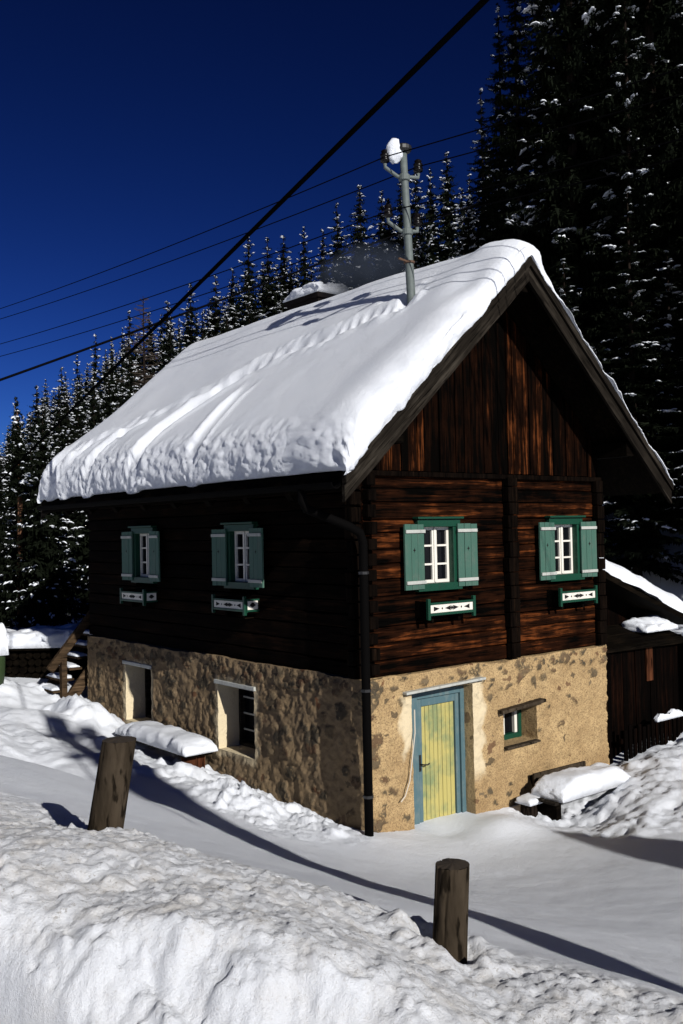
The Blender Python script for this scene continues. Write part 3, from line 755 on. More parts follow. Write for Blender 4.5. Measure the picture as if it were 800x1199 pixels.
mb = MB(); tbox(mb, TG, (.55, -.6, -.6), (2.2, -.32, 1.62)); mb.build('doorway_back', M['interior'], dr)
# small gable window
mb = MB(); n = -.36
tbox(mb, TG, (2.56, n-.05, .62), (2.63, n+.06, 1.17)); tbox(mb, TG, (3.24, n-.05, .62), (3.31, n+.06, 1.17)); tbox(mb, TG, (2.632, n-.05, .62), (3.238, n+.06, .70)); tbox(mb, TG, (2.632, n-.05, 1.10), (3.238, n+.06, 1.17))
sw = mb.build('small_window', M['green'], H, bevel=.005)
mb = MB(); tbox(mb, TG, (2.634, n-.02, .702), (2.69, n+.03, 1.098)); tbox(mb, TG, (3.18, n-.02, .702), (3.236, n+.03, 1.098)); tbox(mb, TG, (2.92, n-.02, .702), (2.96, n+.03, 1.098)); mb.build('sash', M['white'], sw)
mb = MB(); tbox(mb, TG, (2.63, n-.03, .70), (3.24, n-.025, 1.10)); mb.build('pane', M['pane'], sw)
mb = MB(); tbox(mb, TG, (2.4, n-.12, .5), (3.4, n-.06, 1.3)); mb.build('window_back', M['interior'], sw)
mb = MB(); mb.beam((2.44, -.045, 1.145), (3.40, -.04, 1.20), .13, .05); mb.build('window_lintel', M['post_wood'], sw, bevel=.008)
mb = MB(); mb.beam((2.56, -.03, .615), (3.28, -.03, .625), .10, .03); mb.build('window_sill', M['post_wood'], sw, bevel=.006)
# cellar windows in the long wall
for i_, (a, b, c_, d_, dep) in enumerate(LH):
    n = -dep+.03
    mb = MB(); tbox(mb, TL, (a-.03, n-.06, c_-.03), (a+.05, n+.03, d_+.02)); tbox(mb, TL, (b-.05, n-.06, c_-.03), (b+.03, n+.03, d_+.02)); tbox(mb, TL, (a+.052, n-.06, d_-.06), (b-.052, n+.03, d_+.02)); tbox(mb, TL, (a+.052, n-.06, c_-.03), (b-.052, n+.03, c_+.05))
    cw = mb.build('cellar_window', M['grey_wood'], H)
    mb = MB(); tbox(mb, TL, (a+.05, n-.055, c_+.04), (b-.05, n-.05, d_-.05)); mb.build('pane', M['pane'], cw)
    if i_ == 1:
        mb = MB()
        u = a+.40; tbox(mb, TL, (u-.022, n-.045, c_+.055), (u+.022, n-.012, d_-.065))
        for k in range(1, 4):
            z = c_+(d_-c_)*k/4; tbox(mb, TL, (a+.055, n-.04, z-.012), (u-.024, n-.02, z+.012)); tbox(mb, TL, (u+.024, n-.04, z-.012), (b-.055, n-.02, z+.012))
        mb.build('glazing_bar', M['greywhite'], cw)
    mb = MB(); tbox(mb, TL, (a-.1, n-.12, c_-.1), (b+.1, n-.08, d_+.1)); mb.build('window_back', M['interior'], cw)
    mb = MB(); tbox(mb, TL, (a-.05, -.1, d_-.005), (b+.06, .035, d_+.06)); mb.build('window_lintel', M['greywhite'], cw, bevel=.01)
# chimney on the far slope
mb = MB(); mb.box((2.85, 4.45, 6.6), (3.5, 5.40, 8.0)); mb.box((2.80, 4.40, 8.003), (3.55, 5.45, 8.09)); mb.build('chimney', M['chimney_dark'], H)
# loose cable on the wall left of the door
mb = MB(); mb.tube([(.80, -.05, 1.40), (.79, -.06, 1.1), (.74, -.055, .8), (.68, -.06, .5), (.60, -.055, .32), (.52, -.06, .26)], .008, 6); mb.build('wall_cord', M['cord'], H)

# ------------------------------------------------------------------ snow on the roof
def near_poly(x, y, pts):
    pts = np.asarray(pts, float); best = np.full(np.shape(x), 9.0); par = np.zeros(np.shape(x))
    for k, (a, b) in enumerate(zip(pts[:-1], pts[1:])):
        d = b-a; t = np.clip(((x-a[0])*d[0]+(y-a[1])*d[1])/(d@d), 0, 1); q = np.hypot(x-a[0]-t*d[0], y-a[1]-t*d[1])
        m_ = q < best; best = np.where(m_, q, best); par = np.where(m_, k+t, par)
    return best, par
vp = [(-.02, 0), (-.045, .16), (-.045, .32), (-.02, .48), (.025, .61), (.085, .72), (.16, .81), (.25, .88), (.36, .93), (.50, .965), (.70, .99), (.95, 1.0)]   # verge: blunt face with a broad shoulder
ep = [(.03, 0), (-.02, .08), (-.045, .22), (-.05, .38), (-.045, .54), (-.03, .68), (-.005, .79), (.035, .87), (.085, .925), (.15, .962), (.24, .985), (.36, 1.0)]  # eaves: tall blunt face
def refine(p, k):
    p = np.array(p); t = np.arange(len(p)); tt = np.linspace(0, len(p)-1, (len(p)-1)*k+1); return np.stack([np.interp(tt, t, p[:, 0]), np.interp(tt, t, p[:, 1])], 1)
vp, ep = refine(vp, 3), refine(ep, 3)
y_in = np.linspace(YF+1.1, YB-.45, 240)[1:-1]
ys = np.concatenate([YF+vp[:, 0], y_in, (YB-ep[:, 0])[::-1]]); yh = np.concatenate([vp[:, 1], np.ones(len(y_in)), ep[::-1, 1]])
x_in = np.linspace(EX+.45, EXR-.45, 190)[1:-1]
xs = np.concatenate([EX+ep[:, 0], x_in, (EXR-ep[:, 0])[::-1]]); xh = np.concatenate([ep[:, 1], np.ones(len(x_in)), ep[::-1, 1]])
XX, YY = np.meshgrid(xs, ys, indexing='ij'); XH, YH = np.meshgrid(xh, yh, indexing='ij')
base = RZ-SL*np.sqrt((XX-RX)**2+.15**2)
th = .46+(.13+.10*sstep(2, 8, YY))*sstep(.9, -.75, XX)+.03*fbm(XX, YY, 0, .45, 3, 5)
th = np.where(XX > RX+.25, th*(1-.84*sstep(RX+.15, RX+.75, XX)), th)
th = th+.07*(1-sstep(.2, 1.0, YY-YF))*(XX < RX+.2)
hh = th*XH*YH
hh = hh+.004*fbm(XX, YY, 0, 2.2, 3, 6)*np.minimum(1, XH*YH*2)
# trail of the slide from the mast to the eaves, gouges, footprints
tr = [(1.66, .75), (1.42, .85), (1.38, 1.41), (1.15, 1.93), (1.07, 2.91), (.78, 3.69), (.45, 4.49), (.1, 5.63), (-.27, 6.87), (-.6, 7.6), (-.85, 8.0)]
d0, p0 = near_poly(XX, YY, tr)
foot = .5+.5*np.sin(p0*17+2*vn(XX*2, YY*2, seed=3))
hh = hh-XH*YH*(.085*np.exp(-(d0/.10)**2)*(.35+.65*foot)-.03*np.exp(-((d0-.2)/.09)**2)*(.6+fbm(XX, YY, 0, 4, 3, 8)))
for pts, dep, w in (([(1.05, 3.2), (.55, 3.9), (.1, 4.25), (-.35, 4.45), (-.9, 4.55)], .16, .20), ([(.5, 3.0), (.0, 3.0), (-.5, 2.8), (-.9, 2.7)], .07, .16), ([(.2, 5.2), (-.3, 6.0), (-.9, 6.3)], .15, .15), ([(-.2, 6.6), (-.5, 7.0), (-.9, 7.3)], .12, .16), ([(-.3, 7.6), (-.9, 7.9)], .1, .18)):
    d1, p1 = near_poly(XX, YY, pts); f = p1/(len(pts)-1)
    hh = hh-dep*np.exp(-(d1/w)**4)*sstep(0, .35, f)*XH**.3+.04*np.exp(-((d1-w*1.35)/.07)**2)*sstep(0, .3, f)*XH
hh = hh-.06*np.exp(-((XX-1.66)/.25)**2-((YY-.72)/.3)**2)*(1+.8*fbm(XX, YY, 0, 5, 3, 18))+.05*np.exp(-((XX-1.5)/.2)**2-((YY-.95)/.2)**2)
# scallops where the slab has broken away along the verge
hh = hh-.12*np.exp(-((XX-1.7)/.35)**2-((YY+.35)/.3)**2)+.06*np.exp(-((XX-2.3)/.15)**2-((YY+.1)/.2)**2)
hh = np.maximum(hh, roofz(XX)-base+.005)
# pitted texture on the eaves face and ragged verge
fe = (1-sstep(.0, .30, XX-EX))
arc = np.concatenate([[0], np.cumsum(np.hypot(np.diff(xs), np.diff(xh*.5+SL*xs)))])[:, None]+0*YY
ox = fe*(.017*fbm(YY, arc*1.8, 0, 5.5, 5, 15, .62)+.012*fbm(YY, arc*1.5, 0, 14, 3, 16)+.02*fbm(YY, 3.3, 0, 1.1, 2, 19))*np.minimum(1, XH*4)
hh = hh+(1-sstep(.10, .42, XX-EX))*.016*np.maximum(-.4, fbm(arc, YY, 0, 6.5, 4, 44, .6))*np.minimum(1, XH*3)*YH
fv = 1-sstep(.05, .5, YY-YF)
oy = fv*(.034*fbm(XX, base+hh, 0, 3.0, 4, 25, .6)-.02)*(YH < 1)
oz = fv*(YH < .5)*(.028*fbm(XX, 1.7, 0, 3.4, 4, 26, .7))
ZZ = base+hh
slump = fv*.03
Vr = np.stack([XX+ox-.0, YY+oy, ZZ+oz], -1)
nx, ny = len(xs), len(ys)
V = Vr.reshape(-1, 3); Fc = grid_faces(nx, ny).tolist()
# underside
bot = np.stack([XX, YY, np.minimum(ZZ-.002, roofz(XX)+.003)], -1)
Fc2 = []
ring = [(i, 0) for i in range(nx)]+[(nx-1, j) for j in range(1, ny)]+[(i, ny-1) for i in range(nx-2, -1, -1)]+[(0, j) for j in range(ny-2, 0, -1)]
rb = np.array([bot[i, j] for i, j in ring]); k = len(V); V = np.vstack([V, rb])
for a in range(len(ring)):
    b = (a+1) % len(ring); ia = ring[a][0]*ny+ring[a][1]; ib = ring[b][0]*ny+ring[b][1]
    Fc2.append([ia, k+a, k+b, ib])
o = make('roof_snow', V, Fc+Fc2, M['snow'], None, True, loc=(RX, 4, RZ))
tag(o, 'thick slab of white snow lying over the whole roof of the farmhouse', 'snow')
def roof_snow_z(x, y):
    i = int(np.argmin(np.abs(xs-x))); j = int(np.argmin(np.abs(ys-y))); return float(ZZ[i, j])

def snow_slab(name, c, ex, ey, h, seed, ang=0, label=None, rough=.25, top=None, sag=0, nseg=40, group=None, parent=None, mat=None):
    """pillow of snow: c = centre of its underside"""
    n1 = nseg; n2 = max(16, int(nseg*ey/ex)) if ey < ex else nseg
    def prof(n):
        t = np.linspace(-1, 1, n); return np.sign(t)*(1-(1-np.abs(t))**1.7), t
    U_, _ = prof(n1); V_, _ = prof(n2)
    A_, B_ = np.meshgrid(U_, V_, indexing='ij')
    hh_ = h*np.clip(1-np.abs(A_)**7, 0, 1)**.42*np.clip(1-np.abs(B_)**7, 0, 1)**.42
    px_ = A_*ex; py_ = B_*ey
    k = np.minimum(1, hh_/h)
    q = fbm(px_+c[0], py_+c[1], 0, 2.4/max(ey, .15)*.3, 4, seed)
    hh_ = hh_*(1+rough*q)+0
    gx = .12*ey*fbm(px_, py_, hh_*3, 5, 3, seed+3)*np.minimum(1, k*3); gy = .16*ey*fbm(px_, py_, hh_*3, 5, 3, seed+6)*np.minimum(1, k*3)
    zz_ = c[2]+hh_-sag*(A_**2)
    ca, sa = math.cos(ang), math.sin(ang); X_ = px_+gx; Y_ = py_+gy
    Vv = np.stack([c[0]+X_*ca-Y_*sa, c[1]+X_*sa+Y_*ca, zz_], -1).reshape(-1, 3)
    Fv = grid_faces(n1, n2).tolist()
    rg = [i*n2 for i in range(n1)]+[(n1-1)*n2+j for j in range(1, n2)]+[i*n2+n2-1 for i in range(n1-2, -1, -1)]+[j for j in range(n2-2, 0, -1)]
    Fv.append(rg[::-1])
    o = make(name, Vv, Fv, mat or M['snow'], parent, True, loc=None if parent else c)
    if label: tag(o, label, 'snow', group)
    return o
snow_slab('snow_cap', (3.18, 4.92, 8.092), .41, .54, .22, 77, label='rounded lump of snow on top of the chimney behind the ridge', rough=.45)

def blob_template(nl=4, ns=7):
    V = []; Fc = []
    for i in range(nl+1):
        a = PI*i/nl-PI/2
        for k in range(ns): t = 2*PI*k/ns; V.append((math.cos(a)*math.cos(t), math.cos(a)*math.sin(t), math.sin(a)))
    for i in range(nl):
        for k in range(ns): k2 = (k+1) % ns; Fc.append([i*ns+k, i*ns+k2, (i+1)*ns+k2, (i+1)*ns+k])
    return np.array(V), np.array(Fc)
# ------------------------------------------------------------------ mast on the roof
mx, my = 1.66, .72
mz0 = roof_snow_z(mx, my)-.45
dmast = ud(mx, my)[1]
lean = np.array([-.035, 0.012])
def mast_pt(z): t = (z-mz0); return np.array([mx+lean[0]*t, my+lean[1]*t, z])
mast = empty('roof_mast', (mx, my, mz0), 'grey steel electricity mast with brown insulators standing on the snowy roof', 'mast')
ztop = 9.18
mb = MB(); mb.tube([mast_pt(z) for z in np.linspace(mz0, ztop, 8)], [.064, .063, .062, .060, .058, .056, .054, .052], 16); mb.build('pole', M['steel'], mast, True)
mb = MB(); mb.lathe(mast_pt(ztop), [(.10, -.03), (.125, .0), (.125, .05), (.09, .075), (.03, .085)], 16); mb.build('pole_cap', M['iron'], mast)
WD = np.array([.0, 1.0, 0])                         # the lines run along the house
AD = np.array([1.0, 0, 0])                          # cross arms run across it
def insul(p, parent):
    mb = MB(); mb.lathe(p, [(.02, -.03), (.03, 0), (.068, .01), (.072, .05), (.048, .06), (.068, .075), (.068, .115), (.045, .125), (.055, .16), (.03, .18)], 12); return mb.build('insulator', M['insulator'], parent, True)
ins = []
for zc, l0, l1 in ((8.90, -.26, .20), (8.12, -.27, .20)):
    c = mast_pt(zc)
    # the arm is a bent bracket: two ends lifted on each side
    mb = MB(); A1 = np.array([-.90, .45, 0]); A1 /= np.linalg.norm(A1)
    pL = c+A1*.28; pR = c-A1*(.21 if zc > 8.5 else .15)
    mb.tube([pL+(0, 0, .07), pL+(0, 0, 0.02), c+A1*.10+(0, 0, -.10), c+(0, 0, -.11), c-A1*.10+(0, 0, -.10), pR+(0, 0, -.12)+(0, 0, .02), pR+(0, 0, -.04)], .028, 8)
    arm = mb.build('cross_arm', M['steel'], mast, True)
    pa = pL+(0, 0, .09); insul(pa, arm); ins.append(pa+(0, 0, .08))
    pb = pR+(0, 0, -.02); insul(pb, arm); ins.append(pb+(0, 0, .08))
    mb = MB(); mb.lathe(c+(0, 0, -.16), [(.072, 0), (.082, .01), (.082, .08), (.072, .09)], 16); mb.build('clamp', M['steel'], mast)
for z in (7.55,):
    c = mast_pt(z); mb = MB(); mb.lathe(c, [(.07, 0), (.08, .006), (.08, .03), (.07, .036)], 16); mb.beam(c+(-.07, -.02, .02), c+(-.24, -.04, .03), .025, .025); mb.build('clamp', M['rust'], mast)
Vc, Fcc = blob_template(12, 18); pc = mast_pt(9.12)+np.array([-.13, .05, .05])
Vc = Vc*np.array([.115, .11, .165])*(1+.30*vn(Vc[:, 0]*1.7+3, Vc[:, 1]*1.7, Vc[:, 2]*1.7, 15)+.12*vn(Vc[:, 0]*4, Vc[:, 1]*4, Vc[:, 2]*4, 6))[:, None]
o = make('snow_cap', Vc+pc, Fcc, M['snow'], None, True, loc=pc); tag(o, 'small cap of snow clinging to the top of the roof mast', 'snow')

# ------------------------------------------------------------------ wires
def wire(name, a, b, r, sag, label, group=None, n=26, seg=6, cat='wire'):
    a, b = np.asarray(a, float), np.asarray(b, float); mb = MB()
    pts = [a+(b-a)*t-np.array([0, 0, 4*sag*t*(1-t)]) for t in np.linspace(0, 1, n)]
    mb.tube(pts, r, seg); o = mb.build(name, M['wire'], None, True, loc=a); return tag(o, label, cat, group)
Lp = [(-45, 376, 27), (-45, 387, 27), (-45, 415, 27), (-45, 429, 27)]
for i, (p, lp) in enumerate(zip([ins[0], ins[1], ins[2], ins[3]], Lp)):
    wire('power_line', p, at(*lp), .0085, .12, 'thin dark power line strung from the roof mast leftwards over the sky', 'power lines left of the mast')
    e = p+(p-at(*lp))*.62+np.array([0, 0, -.55]); wire('power_line', p, e, .0085, .05, 'thin dark power line strung from the roof mast rightwards before the tall spruces', 'power lines right of the mast')
NP = np.array([-5.0, -16.7])
nzp = gz(*NP)
def cabA(d): return at(-188+756*6.0/d, 750-750*6.0/d, d)
wire('overhead_cable', cabA(-4.0), cabA(46), .021, .0, 'thick black overhead cable dropping steeply from the top edge of the sky', n=40, seg=8, cat='cable')
wire('overhead_cable', at(-70, 470, 17), at(560, 238, 30), .024, .05, 'black overhead cable crossing from the left edge low over the forest', n=30, seg=8, cat='cable')
nb_ = np.array([NP[0], NP[1], nzp-.2]); uh = 11.5-nb_[2]
t = empty('utility_pole', nb_, 'tall twin wooden utility pole beside the road whose long shadow crosses the yard', 'pole')
mb = MB(); mb.tube([nb_+(0, 0, -.5), nb_+(0, 0, uh*.5), nb_+(0, 0, uh)], [.22, .22, .20], 14); mb.build('pole', M['post_wood'], t, True)
mb = MB(); mb.tube([nb_+(.16, 0, -.5), nb_+(.22, 0, uh*.5), nb_+(.50, 0, uh*.97)], [.21, .21, .2], 14); mb.build('strut', M['post_wood'], t, True)
for z in (.5, 1.3): 
    mb = MB(); mb.beam(nb_+(-.5, 0, uh-z), nb_+(.6, 0, uh-z), .12, .14); mb.build('cross_arm', M['post_wood'], t)

# ------------------------------------------------------------------ benches, steps, wood pile, shed
# left bench
b = empty('bench', (-.45, 4.4, gz(-.6, 4.4)-.05), 'wooden bench with reddish legs along the shaded long stone wall under a snow slab', 'bench')
mb = MB(); mb.box((-.60, 3.42, .40), (-.38, 5.66, .445)); mb.box((-.36, 3.43, .40), (-.15, 5.65, .445)); mb.build('seat', M['dark_wood'], b, bevel=.006)
for y in (3.62, 5.42):
    mb = MB(); mb.box((-.56, y-.05, -.3), (-.20, y+.05, .398)); mb.build('leg', M['red_wood'], b, bevel=.006)
snow_slab('snow_slab', (-.375, 4.54, .447), 1.17, .285, .20, 5, ang=PI/2, label='long loaf of snow lying on the bench by the long stone wall', rough=.12, nseg=70)
# right bench
zb = gz(3.5, -.6)
b = empty('bench', (3.55, -.5, zb-.1), 'weathered bench with a plank backrest half buried in snow against the sunlit gable', 'bench')
mb = MB(); mb.box((2.72, -.76, -.08), (4.32, -.54, -.04)); mb.box((2.74, -.52, -.08), (4.30, -.30, -.04)); mb.build('seat', M['grey_wood'], b, bevel=.006)
mb = MB(); mb.beam((3.02, -.14, .11), (4.24, -.12, .09), .04, .18); mb.build('backrest', M['post_wood'], b, bevel=.006)
for x in (2.9, 4.15):
    mb = MB(); mb.box((x-.05, -.68, -.6), (x+.05, -.32, -.082)); mb.build('leg', M['dark_wood'], b)
for x in (3.05, 4.12):
    mb = MB(); mb.beam((x, -.27, -.3), (x, -.08, .16), .05, .05, (1, 0, 0)); mb.build('back_post', M['dark_wood'], b)
snow_slab('snow_slab', (3.60, -.55, -.038), .80, .29, .25, 15, label='block of snow lying on the half buried bench at the gable', rough=.14, nseg=60)
st = empty('log_stump', (2.82, -.30, gz(2.75, -.3)-.1), 'short dark log stump capped with snow left of the gable bench', 'stump')
mb = MB(); mb.tube([(2.72, -.30, gz(2.72, -.3)-.2), (2.72, -.30, -.12)], [.13, .12], 12); mb.build('trunk_section', M['bark'], st)
snow_slab('snow_cap', (2.72, -.31, -.118), .15, .14, .10, 9, label='small heap of snow on the stump left of the gable bench', rough=.2, nseg=20)
# outside steps at the rear corner
stz = [.62, .82, 1.02, 1.22, 1.42, 1.62, 1.82, 2.02]
s = empty('outside_stairs', (-.6, 8.9, .4), 'steep wooden steps with snowy treads and thick handrail at the farmhouse rear corner', 'stairs')
for k, z in enumerate(stz):
    x = -.62+k*.165
    mb = MB(); mb.box((x-.13, 8.48, z-.045), (x+.13, 9.28, z)); tr_ = mb.build('tread', M['stair_wood'], s, bevel=.006)
    snow_slab('tread_snow', (x-.01, 8.88, z+.001), .12, .36, .05, 100+k, rough=.3, nseg=16, parent=tr_)
mb = MB()
for y in (8.45, 9.30):
    o_ = -.20 if y < 9 else 0
    mb.beam((-.70, y, .30+o_), (.75, y, 2.06+o_), .05, .22)
mb.build('stringer', M['stair_wood'], s)
mb = MB(); mb.beam((-.66, 8.46, 1.22), (.75, 8.46, 2.86), .11, .15); mb.build('handrail', M['stair_wood'], s, bevel=.012)
mb = MB(); mb.box((-.44, 8.40, .3), (-.33, 8.52, 1.50)); mb.box((.55, 8.40, 1.7), (.65, 8.52, 2.62)); mb.build('rail_post', M['stair_wood'], s, bevel=.008)
# wood pile at the left edge
c0 = at(-25, 768, 19.9); c1 = at(106, 770, 19.9); dirv = (c1-c0); dirv[2] = 0; L0 = np.linalg.norm(dirv); dirv /= L0; ang = math.atan2(dirv[1], dirv[0]); nrm = np.array([-dirv[1], dirv[0], 0])
zb = gz(*(c0[:2]+c1[:2])/2)-.05
wpile = empty('wood_pile', ((c0[0]+c1[0])/2, (c0[1]+c1[1])/2, zb), 'low dark stack of firewood logs under thick snow behind the house at the left edge', 'wood pile')
mb = MB(); r = random.Random(5)
for row in range(4):
    k = 0; x = .08+(.08 if row % 2 else 0)
    while x < L0-.05:
        rr = r.uniform(.065, .085); p = c0+dirv*x; p = np.array([p[0], p[1], zb+.08+row*.145])
        mb = MB(); mb.tube([p-nrm*(.0+r.uniform(0, .05)), p+nrm*.9], rr, 9); mb.build('firewood_log', M['dark_wood'], wpile); x += rr*2.02
mb = MB(); mb.beam(np.array([c0[0], c0[1], zb+.66])+nrm*.42-dirv*.15, np.array([c1[0], c1[1], zb+.66])+nrm*.42+dirv*.15, 1.15, .05); mb.build('cover_board', M['dark_wood'], wpile)
snow_slab('snow_slab', tuple(np.array([(c0[0]+c1[0])/2, (c0[1]+c1[1])/2, zb+.687])+nrm*.42), L0/2+.2, .62, .36, 55, ang=ang, label='thick rounded snow cover lying on the firewood stack at the left edge', rough=.3, nseg=60)
bc = at(-2, 752, 18.0); bz = gz(bc[0], bc[1])
br = empty('barrel', (bc[0]-.15, bc[1], bz-.1), 'small green tub heaped with snow at the far left edge beside the wood pile', 'tub')
mb = MB(); mb.lathe((bc[0]-.15, bc[1], bz-.1), [(.22, 0), (.26, .3), (.27, .62), (.25, .64)], 18); mb.build('tub_body', M['barrel'], br, True)
snow_slab('snow_cap', (bc[0]-.15, bc[1], bz+.54), .26, .26, .55, 66, label='rounded snow heap on the green tub at the left edge', rough=.25, nseg=24)

# shed at the right
sh = empty('shed', (6.6, 1.6, .2), 'dark timber shed with a sloping snowy roof against the right side of the farmhouse', 'shed')
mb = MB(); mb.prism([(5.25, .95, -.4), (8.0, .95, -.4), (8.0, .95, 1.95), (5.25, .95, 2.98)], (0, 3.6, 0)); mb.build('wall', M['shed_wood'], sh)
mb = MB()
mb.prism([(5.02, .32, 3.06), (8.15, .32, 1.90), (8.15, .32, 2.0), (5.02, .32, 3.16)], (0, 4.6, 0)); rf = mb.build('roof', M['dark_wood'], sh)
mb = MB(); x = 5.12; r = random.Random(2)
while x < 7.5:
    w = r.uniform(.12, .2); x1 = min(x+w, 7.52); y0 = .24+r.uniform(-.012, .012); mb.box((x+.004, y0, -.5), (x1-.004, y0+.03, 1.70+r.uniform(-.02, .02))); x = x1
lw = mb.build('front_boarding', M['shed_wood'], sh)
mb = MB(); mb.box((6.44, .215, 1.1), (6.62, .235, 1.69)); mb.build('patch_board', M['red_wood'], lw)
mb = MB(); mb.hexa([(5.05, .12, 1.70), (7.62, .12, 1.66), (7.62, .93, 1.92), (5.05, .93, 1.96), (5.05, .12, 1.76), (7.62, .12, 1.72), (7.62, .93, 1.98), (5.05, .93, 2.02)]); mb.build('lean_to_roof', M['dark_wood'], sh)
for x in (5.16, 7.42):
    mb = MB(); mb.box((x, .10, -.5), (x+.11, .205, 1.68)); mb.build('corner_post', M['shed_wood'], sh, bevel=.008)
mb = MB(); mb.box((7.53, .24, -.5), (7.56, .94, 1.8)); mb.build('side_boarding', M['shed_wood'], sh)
# snow on the shed roof (follows the slope)
n1, n2 = 70, 60
t1 = np.linspace(0, 1, n1); t2 = np.linspace(0, 1, n2)
A_, B_ = np.meshgrid(t1, t2, indexing='ij')
ea = np.clip(np.minimum(A_, 1-A_)/.06, 0, 1)**.5; eb = np.clip(np.minimum(B_, 1-B_)/.07, 0, 1)**.5
X_ = 5.0+3.2*A_; Y_ = .28+4.7*B_+.05*fbm(X_, 0*X_, 0, 2.2, 3, 8)*(B_ < .1); Z_ = 3.168-.371*(X_-5.02)+.38*ea*eb*(1+.16*fbm(X_, Y_, 0, 1.1, 3, 87))
o = make('roof_snow', np.stack([X_, Y_, Z_], -1).reshape(-1, 3), grid_faces(n1, n2).tolist(), M['snow'], None, True, loc=(6.6, 2.6, 2.5)); tag(o, 'snow sheet lying on the sloping shed roof right of the farmhouse', 'snow')
snow_slab('snow_slab', (7.12, .60, 1.89), .48, .28, .17, 41, label='snow drift lying on the low lean-to roof of the shed', rough=.4, nseg=40)
# low picket fence before the shed
pf = empty('picket_fence', (6.3, -.12, .0), 'low dark picket fence with wisps of snow before the shed', 'fence')
x = 5.25; r = random.Random(8); mb = MB()
while x < 7.3:
    mb = MB(); mb.box((x, -.14, -.5), (x+.085, -.115, .50+r.uniform(-.03, .06))); mb.build('picket', M['shed_wood'], pf); x += .125
mb = MB(); mb.box((5.2, -.113, .28), (7.32, -.075, .36)); mb.build('rail', M['shed_wood'], pf)
snow_slab('snow_cap', (6.55, -.10, .50), .40, .05, .09, 48, label='thin wisp of snow on the picket fence before the shed', rough=.6, nseg=36)

# ------------------------------------------------------------------ the two road posts
def post(px, py_b, py_t, d, r, label, seed, leanpx):
    b = at(px, py_b, d); t = at(px+leanpx, py_t, d)
    o = empty('wooden_post', b-np.array([0, 0, .3]), label, 'post', 'wooden posts along the road')
    n = 40; seg = 84; V = []; cr = [(random.Random(seed+q).uniform(0, 6.28), random.Random(seed*3+q).uniform(.05, .13), random.Random(seed*7+q).uniform(-.2, .5)) for q in range(11)]
    for i in range(n):
        f = -.5+1.5*i/(n-1)
        for k in range(seg):
            a = 2*PI*k/seg; p = b+(t-b)*f
            rr = r*(1.04-.05*f)*(1+.05*vn(math.cos(a)*1.3, math.sin(a)*1.3, f*.8, seed)+.03*vn(math.cos(a)*5, math.sin(a)*5, f*1.2, seed+1)+.012*vn(math.cos(a)*14, math.sin(a)*14, f*2.5, seed+2))
            for ca_, cd_, cf_ in cr:
                da = (a-ca_-.10*vn(f*2.2, ca_, 0, seed)+PI) % (2*PI)-PI
                if abs(da) < .16: rr -= r*cd_*math.exp(-(da/.045)**2)*float(sstep(cf_, cf_+.35, f))
            V.append(p+np.array([math.cos(a)*rr, math.sin(a)*rr, 0]))
    Fc = [[i*seg+k, i*seg+(k+1) % seg, (i+1)*seg+(k+1) % seg, (i+1)*seg+k] for i in range(n-1) for k in range(seg)]
    make('post_shaft', V, Fc, M['post_wood'], o, True)
    top = [V[(n-1)*seg+k] for k in range(seg)]; c = np.mean(top, 0)+(0, 0, .006); Vt = []
    for q in (1.0, .72, .4, .1):
        for k in range(seg):
            p = c+(np.array(top[k])-c)*q; p[2] += .004*vn(p[0]*60, p[1]*60, seed=seed)+.004*(1-q); Vt.append(p)
    Fc = [[q*seg+k, q*seg+(k+1) % seg, (q+1)*seg+(k+1) % seg, (q+1)*seg+k] for q in range(3) for k in range(seg)]+[[3*seg+k for k in range(seg)]]
    make('cut_top', Vt, Fc, M['cut_wood'], o, True)
    return o
post(527, 1112, 1012, 4.55, .081, 'short upright wooden post in the snow bank, nearer to the right', 3, 3)
post(122, 982, 866, 5.6, .098, 'leaning wooden post at the left edge of the yard before the long stone wall', 13, 18)

